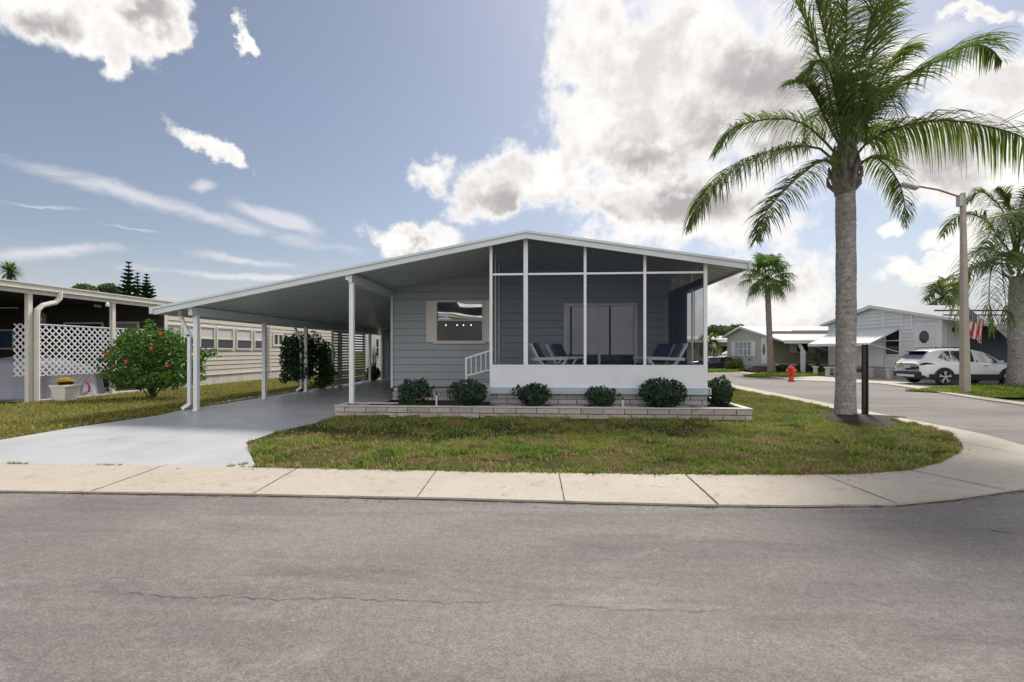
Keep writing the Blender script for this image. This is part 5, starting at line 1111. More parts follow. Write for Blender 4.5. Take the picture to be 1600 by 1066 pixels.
# pale grey house with awning
h, W, cuts = gable_house('pale grey mobile home with white awning across the street', 20.1, 27.1, 31.5, 20.1, 4.03, 3.17, 2.55, 36, 22.9, None)
q1 = 31.15; qS = 22.9; m = MB(); 
m1 = MB(); siding(m1, (W, q1), (W, qS), .55, 4.1, .2, (-1, 0), [(q1 - QX(1385, W), q1 - QX(1408, W), 1.29, 2.5)], cuts); m1.build('front_wall', GREYS, h)
MB().box(W + .03, W + .1, qS + .1, q1, 0, .56).build('base_blocks', BLOCK2, h)
m = MB(); siding(m, (W, qS), (35, qS), .3, 3.2, .2, (0, -1)); m.build('side_wall', NAVYS, h)
m = MB(); m.box(W + .005, W + .03, QX(1386, W), QX(1407, W), 1.2, 2.6); m.build('window_recess', CAVE, h)
side_window(h, W - .02, QX(1408.5, W), QX(1384, W), 1.22, 2.62, M('black_pane', (.008, .008, .01), .12), rails=(2.02,))
side_window(h, W - .02, QX(1470, W), QX(1432, W), .6, LZ_(505, QX(1450, W)), GREYS, w=.10)
oc = (QX(1446.5, W), LZ_(526.5, QX(1446.5, W))); m = MB(); mf = MB(); ro, ri = .40, .33
for k in range(8):
    a0, a1 = (k + .5) * pi / 4, (k + 1.5) * pi / 4; f_ = lambda r, a, x: (x, oc[0] + r * cos(a) * .95, oc[1] + r * sin(a)); mf.quad(f_(ri, a0, W - .085), f_(ro, a0, W - .085), f_(ro, a1, W - .085), f_(ri, a1, W - .085)); mf.quad(f_(ro, a0, W - .085), f_(ro, a0, W - .03), f_(ro, a1, W - .03), f_(ro, a1, W - .085))
of = mf.build('octagon_window', WHITE, h); m.quad(*[(W - .07, oc[0] + ri * cos((k + .5) * pi / 4) * .95, oc[1] + ri * sin((k + .5) * pi / 4)) for k in range(8)]); m.build('pane', DG, of)
m = MB()
for u in (1382, 1411, 1425.5): q = QX(u, W); m.box(W - .05, W - .0, q - .04, q + .04, LZ_(512, q), za if False else 4.03 - .16 - (4.03 - 2.55) / 7 * (27.1 - q if q < 27.1 else 0) - .02)
m.box(W - .06, W + .02, qS - .03, qS + .12, .3, 2.95); m.build('wall_trim', WHITE, h)
# awning
qa0, qa1 = QX(1407.5, W), 30.6; zi, zo, xo = LZ_(512.5, qa0), LZ_(536, 25.4), 18.75
m = MB(); n = 20
for k in range(n):
    a = qa0 + (qa1 - qa0) * k / n; b = qa0 + (qa1 - qa0) * (k + .96) / n; m.quad((W - .04, a, zi), (W - .04, b, zi), (xo, b, zo), (xo, a, zo)); m.quad((W - .04, a, zi - .03), (W - .04, b, zi - .03), (xo, b, zo - .03), (xo, a, zo - .03)); m.quad((W - .04, b, zi), (W - .04, b + .02, zi + .02), (xo, b + .02, zo + .02), (xo, b, zo))
m.box(xo - .02, xo, qa0, qa1, zo - .14, zo + .01); m.quad((W - .04, qa0 - .01, zi), (xo, qa0 - .01, zo), (xo, qa0 - .01, zo - .06), (W - .04, qa0 - .01, zi - .06)); m.build('awning', WHITE, h)
MB().box(W - .055, W - .028, QX(1384, W) + .1, q1 - .6, .6, 1.95).build('white_panel', WHITE, h)
MB().bar((W - .05, qa0 + .05, 1.4), (xo + .02, qa0 + .05, zo - .02), .03).bar((W - .05, qa1 - .05, 1.4), (xo + .02, qa1 - .05, zo - .02), .03).build('awning_bracket', WHITE, h)
# door in the side wall, brace post
xd0, xd1 = LX_(1475, qS), LX_(1500, qS)
MB().box(W + .0, LX_(1513, qS), qS - .045, qS - .02, .3, 3.0).build('wall_panel', GREYS, h)
d_ = MB().box(xd0 + .12, xd1 - .02, qS - .09, qS - .05, .35, LZ_(510, qS)).build('door', WHITE, h); MB().box((xd0 + xd1) / 2 - .08, (xd0 + xd1) / 2 + .08, qS - .10, qS - .091, LZ_(519, qS), LZ_(512, qS)).build('door_window', DG, d_); MB().lathe((xd0 + .2, qS - .12, 1.35), [(.03, 0), (.03, .05)], 8).build('door_knob', GALV, d_)
MB().box(xd0 + .02, xd0 + .10, qS - .08, qS - .05, .3, LZ_(508, qS)).build('door_trim', WHITE, h)
xp = LX_(1589, 20.3); m = MB(); m.box(xp - .09, xp + .09, 20.2, 20.38, 0, 2.4); m.bar((xp - .75, 20.29, 2.45), (xp, 20.29, 1.75), .16, .12, (0, 1, 0)); m.bar((xp + .75, 20.29, 2.45), (xp, 20.29, 1.75), .16, .12, (0, 1, 0)); m.build('carport_post', WHITE, h)
m = MB(); m.quad((21, 24.3, 3.50), (36, 24.3, 3.50), (36, 24.26, 3.44), (21, 24.26, 3.44)); 
MB().box(21.5, 36, 24.55, 24.62, 3.49, 3.56).build('roof_step', BLACK, h)
recenter(h, 24, 26, 0, R0)
# flag on the carport eave
fq = 19.75; t = thing('flag', 'american flag hanging from a slanted pole by the white carport eave', 'flag')
pA, pB = Vector((LX_(1553, fq), fq, LZ_(514, fq))), Vector((LX_(1511, fq), fq, LZ_(480, fq)))
MB().tube([pA, pB], .014, 6).lathe(tuple(pB), [(.02, -.02), (.03, 0), (.02, .03)], 8).build('flag_pole', GALV, t)
def flagmat():
    B = MatB('flag_cloth'); uv = B.N.new('ShaderNodeUVMap'); s = B.N.new('ShaderNodeSeparateXYZ'); B.L.new(uv.outputs[0], s.inputs[0])
    st = B.math('GREATER_THAN', B.math('FRACT', B.math('MULTIPLY', s.outputs[1], 6.5)), .5); c = B.mix(st, (.60, .03, .05), (.75, .73, .72))
    can = B.math('MULTIPLY', B.math('LESS_THAN', s.outputs[0], .4), B.math('GREATER_THAN', s.outputs[1], .4615)); fx = B.math('FRACT', B.math('MULTIPLY', s.outputs[0], 15)); fy = B.math('FRACT', B.math('MULTIPLY', s.outputs[1], 16.7))
    dd = B.math('SQRT', B.math('ADD', B.math('POWER', B.math('SUBTRACT', fx, .5), 2), B.math('POWER', B.math('SUBTRACT', fy, .5), 2))); star = B.math('LESS_THAN', dd, .26)
    c = B.mix(can, c, B.mix(star, (.02, .03, .12), (.75, .75, .78))); B.color(c); B.b.inputs['Roughness'].default_value = .8; return B.m
me = bpy.data.meshes.new('flag_cloth'); nu, nv = 26, 14; vs = []; uvs = []; fs_ = []
hd = (pA - pB); hoist_len = .78; o0 = pB + hd * .10; hv = hd.normalized() * hoist_len
for i in range(nu + 1):
    for j in range(nv + 1):
        a, b = i / nu, j / nv         # a along the fly (hanging down), b along the hoist: b=1 at the pole tip end
        p = o0 + hv * (1 - b) * (1 - .30 * a) + Vector((-.02 + .10 * a, 0, -1.12 * a)) + Vector((.05 * sin(b * 9 + a * 4) * a, .07 * sin(b * 13 + a * 3) * min(1, a * 3), 0)); vs.append(tuple(p)); uvs.append((a, b))
for i in range(nu):
    for j in range(nv): k = i * (nv + 1) + j; fs_.append((k, k + 1, k + nv + 2, k + nv + 1))
me.from_pydata(vs, [], fs_); ul = me.uv_layers.new(name='UVMap')
for l in me.loops: ul.data[l.index].uv = uvs[l.vertex_index]
me.materials.append(flagmat()); fo = bpy.data.objects.new('flag_cloth', me); col.objects.link(fo); fo.parent = t
recenter(t, pA.x, pA.y, pA.z, R0)

# beige house further along
h, W, cuts = gable_house('beige mobile home with oval glass door behind the fan palm', 17.9, 38.0, 41.2, 31.9, 3.42, 2.66, 2.16, 31, 34.6, None)
q1 = 40.85; qS = 34.6; m = MB(); siding(m, (W, q1), (W, qS), .35, 3.5, .2, (-1, 0), (), cuts); m.build('front_wall', M('pale_stone_siding', (.50, .47, .42), .6, .12, 4), h)
MB().box(W + .03, W + .1, qS + .1, q1, 0, .35).build('base_blocks', BLOCK2, h)
m = MB(); siding(m, (W, qS), (30.5, qS), .55, 2.9, .16, (0, -1)); m.build('side_wall', TAUPE, h)
MB().box(W + .05, 30, qS - .06, qS - .01, .42, .56).build('wall_trim', WHITE, h); MB().box(W + .1, 30, qS + .0, qS + .1, 0, .42).build('base_core', CAVE, h)
za_, zb_ = LZ_(556.5, 39.5), LZ_(534.5, 39.5)
side_window(h, W - .02, QX(1175, W), QX(1148.5, W), za_, zb_, M('pale_pane', (.33, .37, .42), .15, .3, 1.5), rails=((za_ + zb_) / 2,), mull=[QX(u, W) for u in (1155.5, 1162, 1168.5)])
for u0, u1 in ((1143.5, 1148), (1175.5, 1181.5)): MB().box(W - .07, W - .03, QX(u1, W), QX(u0, W), za_, zb_).build('shutter', WHITE, h)
dq0, dq1 = QX(1199.5, W), QX(1191, W); dz0, dz1 = .55, LZ_(528, 35.8); d_ = MB().box(W - .07, W - .03, dq0, dq1, dz0, dz1).build('door', WHITE, h)
m = MB(); cq, cz_ = (dq0 + dq1) / 2, dz0 + 1.05; m.quad(*[(W - .08, cq + .17 * cos(k * pi / 10), cz_ + .42 * sin(k * pi / 10)) for k in range(20)]); m.build('oval_pane', DG, d_); MB().lathe((W - .09, dq1 - .1, dz0 + .9), [(.03, 0), (.03, .05)], 8).build('door_knob', BLACK, d_)
MB().box(W - .9, W - .1, dq0 - .2, dq1 + .3, 0, .2).box(W - .55, W - .1, dq0 - .1, dq1 + .2, .2, .4).build('steps', M('dark_step', (.13, .095, .09), .8), h)
for u in (1151, 1173): q = QX(u, W); MB().lathe((W - .1, q, .75), [(.05, 0), (.06, .1), (.02, .14)], 8).build('wall_light', BLACK, h)
far_window(h, LX_(1243, qS), LX_(1264, qS), LZ_(551, qS), LZ_(533, qS), qS - .02, DG); 
for u0, u1 in ((1233.5, 1242.5), (1264.5, 1274)): MB().box(LX_(u0, qS), LX_(u1, qS), qS - .07, qS - .03, LZ_(551, qS), LZ_(533, qS)).build('shutter', WARMW, h)
qp = 32.1; xp = LX_(1254.5, qp); m = MB(); m.box(xp - .11, xp + .11, qp - .1, qp + .1, 0, LZ_(548, qp)); m.bar((LX_(1247, qp), qp, LZ_(532.5, qp)), (xp, qp, LZ_(549.5, qp)), .17, .15, (0, 1, 0)); m.build('carport_post', WHITE, h)
MB().box(20.5, 31, 35.35, 35.42, 2.9, 2.97).build('roof_step', BLACK, h)
recenter(h, 21, 37, 0, R0)
# yellow house
q = 46; h = thing('yellow_house', 'small yellow cream house with flat white roof behind parked cars', 'house')
m = MB(); siding(m, (LX_(1060, q), q), (LX_(1150, q), q), 0, LZ_(535, q), .2, (0, -1)); m.build('front_wall', YELS, h); MB().box(LX_(1040, q), LX_(1160, q), q - 1.6, q + 7, LZ_(535.5, q), LZ_(531, q)).build('fascia', WHITE, h)
MB().yprism([(q - 1.6, LZ_(530.9, q)), (q + 3, LZ_(523.5, q)), (q + 7, LZ_(530.9, q))], LX_(1040, q), LX_(1160, q)).build('roof', ROOFW, h)
far_window(h, LX_(1126, q), LX_(1137, q), LZ_(552, q), LZ_(540, q), q - .02, DG); far_window(h, LX_(1090, q), LX_(1100, q), LZ_(555, q), LZ_(540, q), q - .02, DG)
xx = LX_(1117, 44); MB().box(xx - .17, xx + .17, 43.9, 44.1, 0, LZ_(535.6, 44.4)).build('porch_post', WARMW, h); recenter(h, LX_(1100, q), q, 0, R0)

# ------------------------------------------------------------------ cars
ST = [(-2.28, .72, .50, .90, .93, .94, .58), (-2.24, .84, .40, 1.02, 1.05, 1.07, .64), (-2.08, .895, .33, 1.05, 1.17, 1.20, .66), (-1.92, .91, .31, 1.06, 1.36, 1.40, .64), (-1.75, .92, .30, 1.06, 1.51, 1.56, .62), (-1.4, .93, .28, 1.05, 1.58, 1.63, .61),
      (-.8, .93, .26, 1.02, 1.61, 1.665, .61), (0, .93, .26, .99, 1.60, 1.66, .61), (.5, .93, .26, .975, 1.50, 1.57, .62), (.85, .93, .26, .97, 1.33, 1.39, .64), (1.15, .93, .26, .97, 1.13, 1.17, .68), (1.3, .93, .27, .965, 1.03, 1.07, .72),
      (1.7, .92, .29, .94, 1.00, 1.03, .68), (2.0, .89, .31, .87, .93, .96, .64), (2.16, .84, .34, .76, .82, .84, .6), (2.27, .72, .42, .62, .66, .67, .5)]
def sect(s):
    x, w_, zb, zbelt, ze, zr_, wr = s
    return [(x, w_ * .90, zb), (x, w_ * .985, zb + .10), (x, w_, .62 if zbelt > .7 else (zb + zbelt) / 2), (x, w_ * .985, zbelt - .10), (x, w_ * .93, zbelt), (x, wr + (w_ * .93 - wr) * .12, ze - .03), (x, wr * .94, ze + .015), (x, wr * .5, zr_ - .008), (x, 0, zr_)]
def lerp_st(x):
    for a, b in zip(ST[:-1], ST[1:]):
        if a[0] <= x <= b[0]: t = (x - a[0]) / (b[0] - a[0]); return tuple(p + (q_ - p) * t for p, q_ in zip(a, b))
def suv(label, paint, group=None):
    t = thing('parked_car', label, 'car', group=group)
    m = MB(); xs = sorted({s[0] for s in ST} | {-1.6, -1.1, -.4, .25, 1.0}); S_ = [sect(lerp_st(x)) for x in xs]; n = len(S_[0]); full = [[p for p in s] + [(p[0], -p[1], p[2]) for p in reversed(s[:-1])] for s in S_]
    k2 = len(full[0]); m.v = [p for s in full for p in s]
    for i in range(len(full) - 1):
        for j in range(k2 - 1): m.f.append((i * k2 + j, i * k2 + j + 1, (i + 1) * k2 + j + 1, (i + 1) * k2 + j))
        m.f.append((i * k2 + k2 - 1, i * k2, (i + 1) * k2, (i + 1) * k2 + k2 - 1))
    m.f.append(tuple(range(k2))); m.f.append(tuple(reversed(range((len(full) - 1) * k2, len(full) * k2))))
    m.build('body', paint, t, True)
    def bandp(x, f, off=.012, sgn=1):     # point on the glasshouse side, f: 0 belt .. 1 roof edge
        s = sect(lerp_st(x)); a, b = s[4], s[5]; return (x, sgn * (a[1] + (b[1] - a[1]) * f + off), a[2] + (b[2] - a[2]) * f)
    for sgn in (1, -1):
        for (x0, x1) in ((-1.55, -.98), (-.92, -.02), (.05, 1.08)):
            mm = MB(); nx_ = 8
            for k in range(nx_):
                a, b = x0 + (x1 - x0) * k / nx_, x0 + (x1 - x0) * (k + 1) / nx_
                fa = lambda x: (.10, .93 if -1.2 < x < .75 else (.93 - .55 * ((-1.2 - x) / .35) if x <= -1.2 else max(.35, .93 - .5 * (x - .75) / .33)))
                la_, ha = fa(a); lb_, hb = fa(b); la_ = la_ + (.30 * max(0, (-1.2 - a) / .35)); lb_ = lb_ + (.30 * max(0, (-1.2 - b) / .35))
                mm.quad(bandp(a, la_, .012, sgn), bandp(b, lb_, .012, sgn), bandp(b, hb, .012, sgn), bandp(a, ha, .012, sgn))
            mm.build('side_window', CARG, t, True)
        mm = MB(); xr = [-2.0 + k * .3 for k in range(15)]; arch = lambda cx_: [(cx_ + .44 * cos(a), .36 + .44 * sin(a)) for a in [pi * k / 16 for k in range(17)]]
        for a, b in zip(xr[:-1], xr[1:]):
            sa, sb_ = sect(lerp_st(a)), sect(lerp_st(b)); mm.quad((a, sgn * (sa[1][1] + .016), sa[0][2] - .01), (b, sgn * (sb_[1][1] + .016), sb_[0][2] - .01), (b, sgn * (sb_[2][1] + .014), .50), (a, sgn * (sa[2][1] + .014), .50))
        mm.build('side_cladding', PLAS, t)
        for cx_ in (-1.36, 1.37):
            mm = MB(); A = arch(cx_); B_ = [(cx_ + .37 * cos(pi * k / 16), .36 + .37 * sin(pi * k / 16)) for k in range(17)]; yo = sgn * .952; yi = sgn * .80
            for k in range(16): mm.quad((A[k][0], yo, A[k][1]), (A[k + 1][0], yo, A[k + 1][1]), (B_[k + 1][0], yo, B_[k + 1][1]), (B_[k][0], yo, B_[k][1])); mm.quad((A[k][0], yo, A[k][1]), (A[k + 1][0], yo, A[k + 1][1]), (A[k + 1][0], yi, A[k + 1][1]), (A[k][0], yi, A[k][1]))
            for zz in (0,): mm.quad(*[(q_[0], sgn * .945, q_[1]) for q_ in B_] )
            mm.quad((A[0][0], yo, A[0][1]), (B_[0][0], yo, B_[0][1]), (B_[0][0], yo, .24), (A[0][0], yo, .24)); mm.quad((A[-1][0], yo, A[-1][1]), (B_[-1][0], yo, B_[-1][1]), (B_[-1][0], yo, .24), (A[-1][0], yo, .24))
            mm.build('wheel_arch', PLAS, t)
            w_ = MB(); prof = [(.20, -.10), (.33, -.11), (.362, -.07), (.365, 0), (.362, .07), (.33, .11), (.20, .10)]; i0 = len(w_.v); nn = 32
            for r_, y_ in prof:
                for j in range(nn): an = 2 * pi * j / nn; w_.v.append((cx_ + r_ * cos(an), sgn * .865 + y_, .365 + r_ * sin(an)))
            for k in range(len(prof) - 1):
                for j in range(nn): j2 = (j + 1) % nn; w_.f.append((k * nn + j, k * nn + j2, (k + 1) * nn + j2, (k + 1) * nn + j))
            w_.f.append(tuple(range(nn))); w_.f.append(tuple(range((len(prof) - 1) * nn, len(prof) * nn)))
            wh_ = w_.build('wheel', RUB, t, True)
            r = MB(); yy_ = sgn * .978
            for j in range(5):
                an = 2 * pi * j / 5 + .3
                for da in (-.20, .20): r.bar((cx_ + .05 * cos(an), yy_, .365 + .05 * sin(an)), (cx_ + .25 * cos(an + da), yy_, .365 + .25 * sin(an + da)), .038, .02, (0, 1, 0))
                r.bar((cx_ + .25 * cos(an - .22), yy_, .365 + .25 * sin(an - .22)), (cx_ + .25 * cos(an + .30), yy_, .365 + .25 * sin(an + .30)), .03, .02, (0, 1, 0))
            r.obox((cx_, yy_, .365), Vector((1, 0, 0)), Vector((0, 1, 0)), UP, .05, .012, .05); r.build('rim', ALU, wh_)
        a = lerp_st(1.0); MB().obox((.92, sgn * 1.02, 1.06), Vector((1, 0, 0)), Vector((0, 1, 0)), UP, .07, .10, .06).build('side_mirror', paint, t, bevel=.02)
        MB().tube([(-1.5, sgn * .58, 1.66), (-1.3, sgn * .585, 1.70), (.2, sgn * .585, 1.705), (.4, sgn * .58, 1.65)], .016, 5).build('roof_rail', PLAS, t)
        mm = MB(); mm.bar((-.75, sgn * .945, .90), (-.55, sgn * .945, .905), .03, .025, (0, 1, 0)); mm.bar((.30, sgn * .945, .89), (.50, sgn * .945, .895), .03, .025, (0, 1, 0)); mm.build('door_handle', ALU, t)
        mm = MB(); mm.quad((-2.275, sgn * .50, .86), (-2.255, sgn * .845, .90), (-2.255, sgn * .84, .985), (-2.285, sgn * .50, .93)) ; mm.quad((-2.255, sgn * .848, .90), (-1.72, sgn * .935, .955), (-2.1, sgn * .905, 1.02), (-2.24, sgn * .86, 1.0)); mm.build('tail_light', REDL, t)
        mm = MB(); mm.quad((2.285, sgn * .45, .62), (2.24, sgn * .76, .64), (2.20, sgn * .78, .76), (2.26, sgn * .45, .70)); mm.build('headlight', GLASSD, t)
    # rear window, hatch strip, bumper, plate, spoiler
    def roofp(x, y, off=.012): s = sect(lerp_st(x)); z = s[6][2] + (s[8][2] - s[6][2]) * (1 - abs(y) / s[6][1]) ; return (x - off, y, z + off)
    mm = MB()
    for k in range(6): a, b = -2.10 + .30 * k / 6, -2.10 + .30 * (k + 1) / 6; wa = .62 - .05 * k / 6; wb_ = .62 - .05 * (k + 1) / 6; mm.quad(roofp(a, -wa, .03), roofp(a, wa, .03), roofp(b, wb_, .03), roofp(b, -wb_, .03))
    mm.build('rear_window', CARG, t, True)
    mm = MB()
    for k in range(6): a, b = .52 + .68 * k / 6, .52 + .68 * (k + 1) / 6; mm.quad(roofp(a, -.56, -.012), roofp(a, .56, -.012), roofp(b, .60, -.012), roofp(b, -.60, -.012))
    mo = mm.build('windshield', CARG, t, True)
    mo.data.transform(Matrix.Translation((0, 0, .03)))
    MB().box(-2.02, -1.70, -.56, .56, 1.515, 1.545).build('spoiler', PLAS, t, bevel=.01); MB().box(-2.292, -2.262, -.5, .5, .945, .975).build('light_bar', REDL, t)
    MB().box(-2.36, -2.05, -.80, .80, .42, .60).box(-2.33, -2.0, -.84, .84, .33, .44).build('rear_bumper', PLAS, t, bevel=.03); MB().box(-2.375, -2.361, -.55, .55, .36, .46).build('skid_plate', ALU, t); MB().box(2.0, 2.33, -.80, .80, .30, .50).build('front_bumper', PLAS, t, bevel=.03)
    pl_ = MB().box(-2.312, -2.285, -.17, .17, .76, .89).build('number_plate', WHITE, t)
    m_ = MB(); rx_ = random.Random(2)
    for k in range(6): m_.box(-2.318, -2.313, -.13 + .046 * k, -.105 + .046 * k, .795, .85)
    m_.build('plate_characters', M('plate_blue', (.08, .12, .25), .5), pl_)
    MB().box(-1.9, 2.0, -.75, .75, .24, .34).build('underbody', PLAS, t)
    return t
car = suv('white sport utility car parked under the carport across the street', CARW); rc = C(LX_(1523.5, 20.5) + .1, 21.35); car.location = (rc[0], rc[1], 0); car.rotation_euler = (0, 0, YAW - .05); car.scale = (.96, .93, .95)
c2 = copy_tree(car); rc = C(LX_(1146, 42.5), 42.5); c2.location = (*rc, 0); c2.rotation_euler = (0, 0, YAW + pi + .12); c2['label'] = 'distant white car parked beside the yellow house, partly behind bushes'
c3 = suv('distant dark car parked in front of the small arching palm', CARB); rc = C(LX_(1106, 39.5), 39.5); c3.location = (*rc, 0); c3.rotation_euler = (0, 0, YAW + pi); c3.scale = (.9, .9, .62)

# ------------------------------------------------------------------ street furniture
lb_ = G(1508, 614.5); lq = lb_[1] / D(1508)[1]; t = thing('street_lamp', 'tall tapered concrete street lamp pole with thin arm reaching left', 'street lamp')
b = Vector((lb_[0], lb_[1], -.02)); tp = P3(1504.5, 302, lq); m = MB(); n = 12
S_ = [(b.lerp(tp, k / n), (5.4 - 2.7 * k / n) / FPX * lq) for k in range(n + 1)]
for (p, r1), (q_, r2) in zip(S_[:-1], S_[1:]):
    i = len(m.v); m.v += [(p.x + sx * r1, p.y + sy * r1, p.z) for sx, sy in ((-1, -.8), (-.8, -1), (.8, -1), (1, -.8), (1, .8), (.8, 1), (-.8, 1), (-1, .8))] + [(q_.x + sx * r2, q_.y + sy * r2, q_.z) for sx, sy in ((-1, -.8), (-.8, -1), (.8, -1), (1, -.8), (1, .8), (.8, 1), (-.8, 1), (-1, .8))]
    for k in range(8): k2 = (k + 1) % 8; m.f.append((i + k, i + k2, i + 8 + k2, i + 8 + k))
m.f.append(tuple(range(len(m.v) - 8, len(m.v)))); m.build('pole', POLEC, t)
arm0 = P3(1500, 308, lq); arm1 = P3(1432, 291, lq + .2)
MB().tube([arm0 + Vector((0, 0, -.1)), arm0, arm0.lerp(arm1, .5) + Vector((0, 0, .06)), arm1], .032, 8).build('arm', M('rusty_arm', (.30, .16, .13), .6, .2), t); MB().box(arm0.x - .07, arm0.x + .05, arm0.y - .08, arm0.y + .08, arm0.z - .32, arm0.z + .06).build('arm_bracket', GALV, t)
MB().obox(arm1 + Vector((-.25, 0, -.0)), (arm1 - arm0).normalized(), Vector((0, 1, 0)), UP, .28, .12, .05).build('lamp_head', GALV, t, bevel=.03); recenter(t, lb_[0], lb_[1])
m = MB(); x, y = G(1352, 650.5); zt_ = P3(1352, 538.5, y / D(1352)[1]).z; t = thing('sign_post', 'bare dark brown post standing in the lawn right of the big palm trunk', 'post')
m.box(x - .062, x - .040, y - .03, y + .03, -.05, zt_).box(x + .030, x + .052, y - .03, y + .03, -.05, zt_).box(x - .039, x + .029, y + .005, y + .03, -.05, zt_ - .002); m.build('channel', BROWNP, t)
m = MB(); z = .2
while z < zt_ - .05: m.lathe((x - .005, y - .002, z), [(.009, 0), (.009, .012)], 6); z += .06
m.build('bolt_holes', GALV, t); recenter(t, x, y)
hx_, hy_ = G(1236.5, 595.5); t = thing('fire_hydrant', 'bright red fire hydrant on the grass by the side street', 'fire hydrant')
hs_ = 25.5 / FPX * hy_ / D(1236)[1] / .78; K = lambda r, z: (r * hs_, z * hs_)
MB().lathe((hx_, hy_, 0), [K(.15, 0), K(.15, .04), K(.11, .06), K(.105, .36), K(.15, .38), K(.15, .43), K(.115, .45), K(.115, .55), K(.16, .57), K(.16, .61), K(.12, .66), K(.06, .71), K(.035, .72), K(.035, .77)], 18).build('barrel', RED, t, True)
for dx, dy, nm in ((-1, 0, 'side_outlet'), (1, 0, 'side_outlet'), (0, -1, 'front_outlet')):
    MB().tube([(hx_ + dx * .08 * hs_, hy_ + dy * .08 * hs_, .48 * hs_), (hx_ + dx * .19 * hs_, hy_ + dy * .19 * hs_, .48 * hs_), (hx_ + dx * .191 * hs_, hy_ + dy * .191 * hs_, .48 * hs_), (hx_ + dx * .23 * hs_, hy_ + dy * .23 * hs_, .48 * hs_)], [.055 * hs_, .055 * hs_, .075 * hs_, .07 * hs_], 12).build(nm, RED, t)
recenter(t, hx_, hy_)
# bollards in front of the grey house
fb = None
for k, (u, vb_, q, lb) in enumerate(((1274, 586, 27.6, 'short white bollard farthest left, nearest the hydrant'), (1293, 587.5, 27.2, 'short white bollard just left of the big palm trunk'), (1307, 588, 26.8, 'short white bollard mostly hidden behind the big palm trunk'), (1360.5, 590, 25.6, 'short white bollard between the brown post and the white car'), (1389, 592, 24.6, 'short white bollard beside the rear of the white car'))):
    if fb is None:
        fb = thing('bollard', lb, 'bollard', group='short white bollards before the grey house'); MB().box(-.09, .09, -.09, .09, 0, .46).build('post', WARMW, fb, bevel=.01); MB().box(-.15, .15, -.13, .13, .461, .53).build('cap', WHITE, fb, bevel=.01); o = fb
    else: o = copy_tree(fb); o['label'] = lb
    q = FPX * H / (vb_ - HZ); x, y = C(LX_(u, q), q); o.location = (x, y, 0); o.rotation_euler = (0, 0, YAW)
# pots and plants over there
q = 26.4; x, y = C(LX_(1342, q), q); t = thing('clay_pot', 'dark red clay bowl standing below the white awning', 'pot'); MB().lathe((x, y, .30), [(.14, 0), (.26, .18), (.28, .2), (.24, .2)], 16).build('bowl', M('clay', (.16, .06, .045), .7), t); MB().box(x - .2, x + .2, y - .15, y + .15, 0, .299).build('pedestal', BLOCK2, t); recenter(t, x, y)
q = 29.5; x, y = C(LX_(1281, q), q); t = thing('plant_stand', 'tall dark plant stand with climbing plant between the two houses', 'plant stand'); m = MB(); m.tube([(x, y, 0), (x, y, 1.5)], .03)
for k in range(5): m.tube([(x, y, .25 + .27 * k), (x + .22 * cos(k * 2), y + .1, .3 + .27 * k)], .02, 5); m.lathe((x + .25 * cos(k * 2), y + .1, .28 + .27 * k), [(.05, 0), (.09, .10), (.08, .1)], 8)
m.build('stand', BLACK, t); m = MB(); rr = random.Random(3)
for k in range(5): leafcloud(m, rr, (x + .25 * cos(k * 2), y + .1, .42 + .27 * k), (.18, .15, .14), 70, .05, .2, 0)
m.build('foliage', DLEAF, t); recenter(t, x, y)
def cshrub(lb, u, v, ru, rv, q, n, mat, seed, ls=.08, cat='shrub', group=None):
    rnd = random.Random(seed); x, y = C(LX_(u, q), q); s = q / FPX; t = thing('garden_shrub', lb, cat, group=group); zc_ = max(LZ_(v, q), rv * s * .8); leafcloud(MB(), rnd, (x, y, zc_), (ru * s, ru * s * .7, rv * s), n, ls, .4, 7, zmin=0).build('foliage', mat, t); stems(MB(), rnd, (x, y, zc_), (ru * s * .6, .2, rv * s), 6, .02, -.02).build('stem', WOOD, t); recenter(t, x, y)
gl = 'yellow green shrubs under the beige house window'
cshrub('pale yellow green shrub at the left under the beige house window', 1140, 570, 9, 6, 38.5, 500, YLEAF, 1, group=gl); cshrub('taller middle pale green shrub under the beige house window', 1153, 568, 8, 8, 38.3, 500, YLEAF, 2, group=gl); cshrub('rightmost pale green shrub under the beige house window', 1163, 571, 8, 5, 38.1, 400, YLEAF, 3, group=gl)
cshrub('round dark green shrub just left of the red hydrant', 1223, 575, 6, 5, 31, 500, DLEAF, 4, .07)
cshrub('small reddish green plant between the round shrub and the hydrant', 1230, 574, 3, 5, 31.5, 200, M('reddish_leaf', (.18, .09, .05), .6), 5, .06)
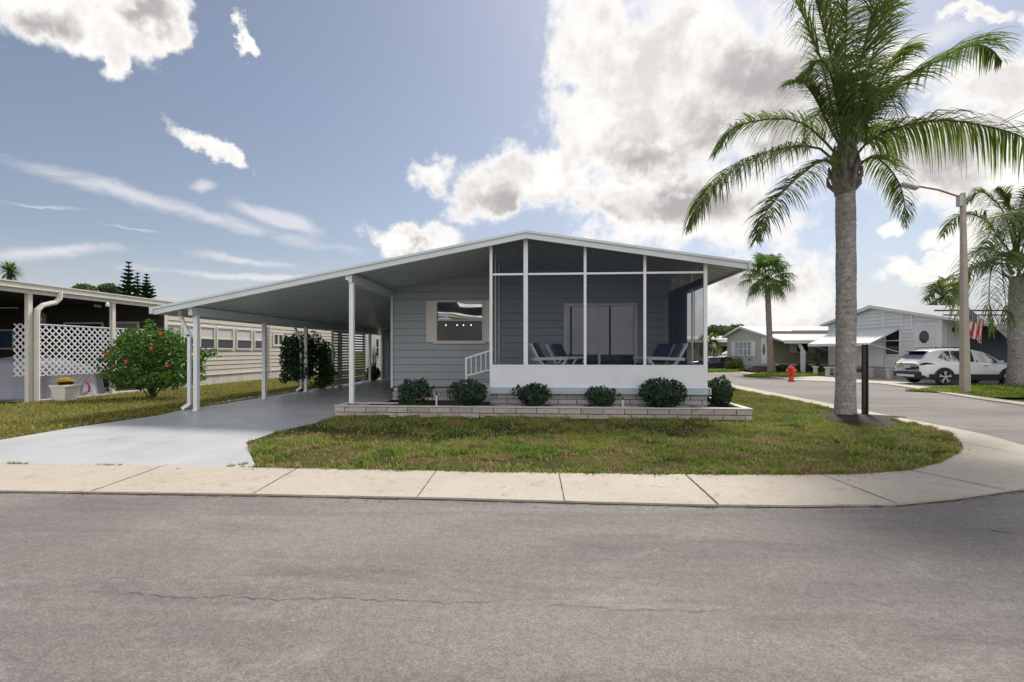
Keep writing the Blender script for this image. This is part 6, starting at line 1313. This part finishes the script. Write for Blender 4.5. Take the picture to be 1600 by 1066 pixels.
# mulch pile with rocks at the fan palm
m = MB(); rr = random.Random(6)
for k in range(26):
    q = 35 + rr.uniform(-.8, .8); x, y = C(LX_(rr.uniform(1172, 1204), q), q); s = rr.uniform(.12, .32); m.lathe((x, y, -.02), [(s, 0), (s * .95, s * .5), (s * .6, s * .85), (s * .1, s)], 7, rr.uniform(.8, 1.5), 1)
tag(m.build('rock_edging', M('dark_rock', (.10, .075, .07), .9, .3, 3)), 'low pile of dark rocks beside the foot of the fan palm', 'rocks', kind='stuff')
q = 31.8
t = thing('storage_bin', 'dark blue storage bin under the beige carport right of the hydrant', 'bin'); x, y = C(LX_(1247, q), q + .8); MB().box(x - .22, x + .22, y - .2, y + .2, 0, .34).build('bin_body', M('dark_blue_plastic', (.02, .03, .07), .5), t, bevel=.03); MB().box(x - .25, x + .25, y - .23, y + .23, .341, .40).build('lid', PLAS, t, bevel=.02); recenter(t, x, y)
t = thing('covered_grill', 'black covered grill under the beige carport left of the climbing plant', 'grill'); x, y = C(LX_(1266, q), q + .8); frustum(MB(), (x, y), .34, .24, .12, .62).build('grill_cover', PLAS, t, bevel=.04)
for sx in (-.2, .2): MB().tube([(x + sx, y - .03, .1), (x + sx, y + .03, .1)], .09, 10).build('wheel', RUB, t)
recenter(t, x, y)
# bench at the left edge of the neighbour's carport
x, y = FX(3, 13.6), 13.6; t = thing('bench', 'grey bench in the neighbouring carport at the left edge', 'bench'); MB().box(x - .9, x + .35, y - .2, y + .2, .42, .47).build('seat', GALV, t); 
for sx in (-.8, .25): MB().box(x + sx - .03, x + sx + .03, y - .17, y + .17, .05, .419).build('leg', GALV, t)
recenter(t, x, y, .05)
# overhead wires at the right
t = thing('power_line', 'two dark overhead wires rising out of the right edge', 'wires', (30, 18, 0))
for dv, dz in ((0, 0), (9, 0)):
    a, b_ = P3(1563, 192 + dv * .3, 24), P3(1700, 118 + dv * 1.3, 16); o = Vector((30, 18, 0)); far_ = a + (a - b_) * 1.6
    MB().tube([q_ - o for q_ in (b_, a)], .014, 5).build('wire', BLACK, t)
pt = P3(1563, 193, 24); o = Vector((30, 18, 0));
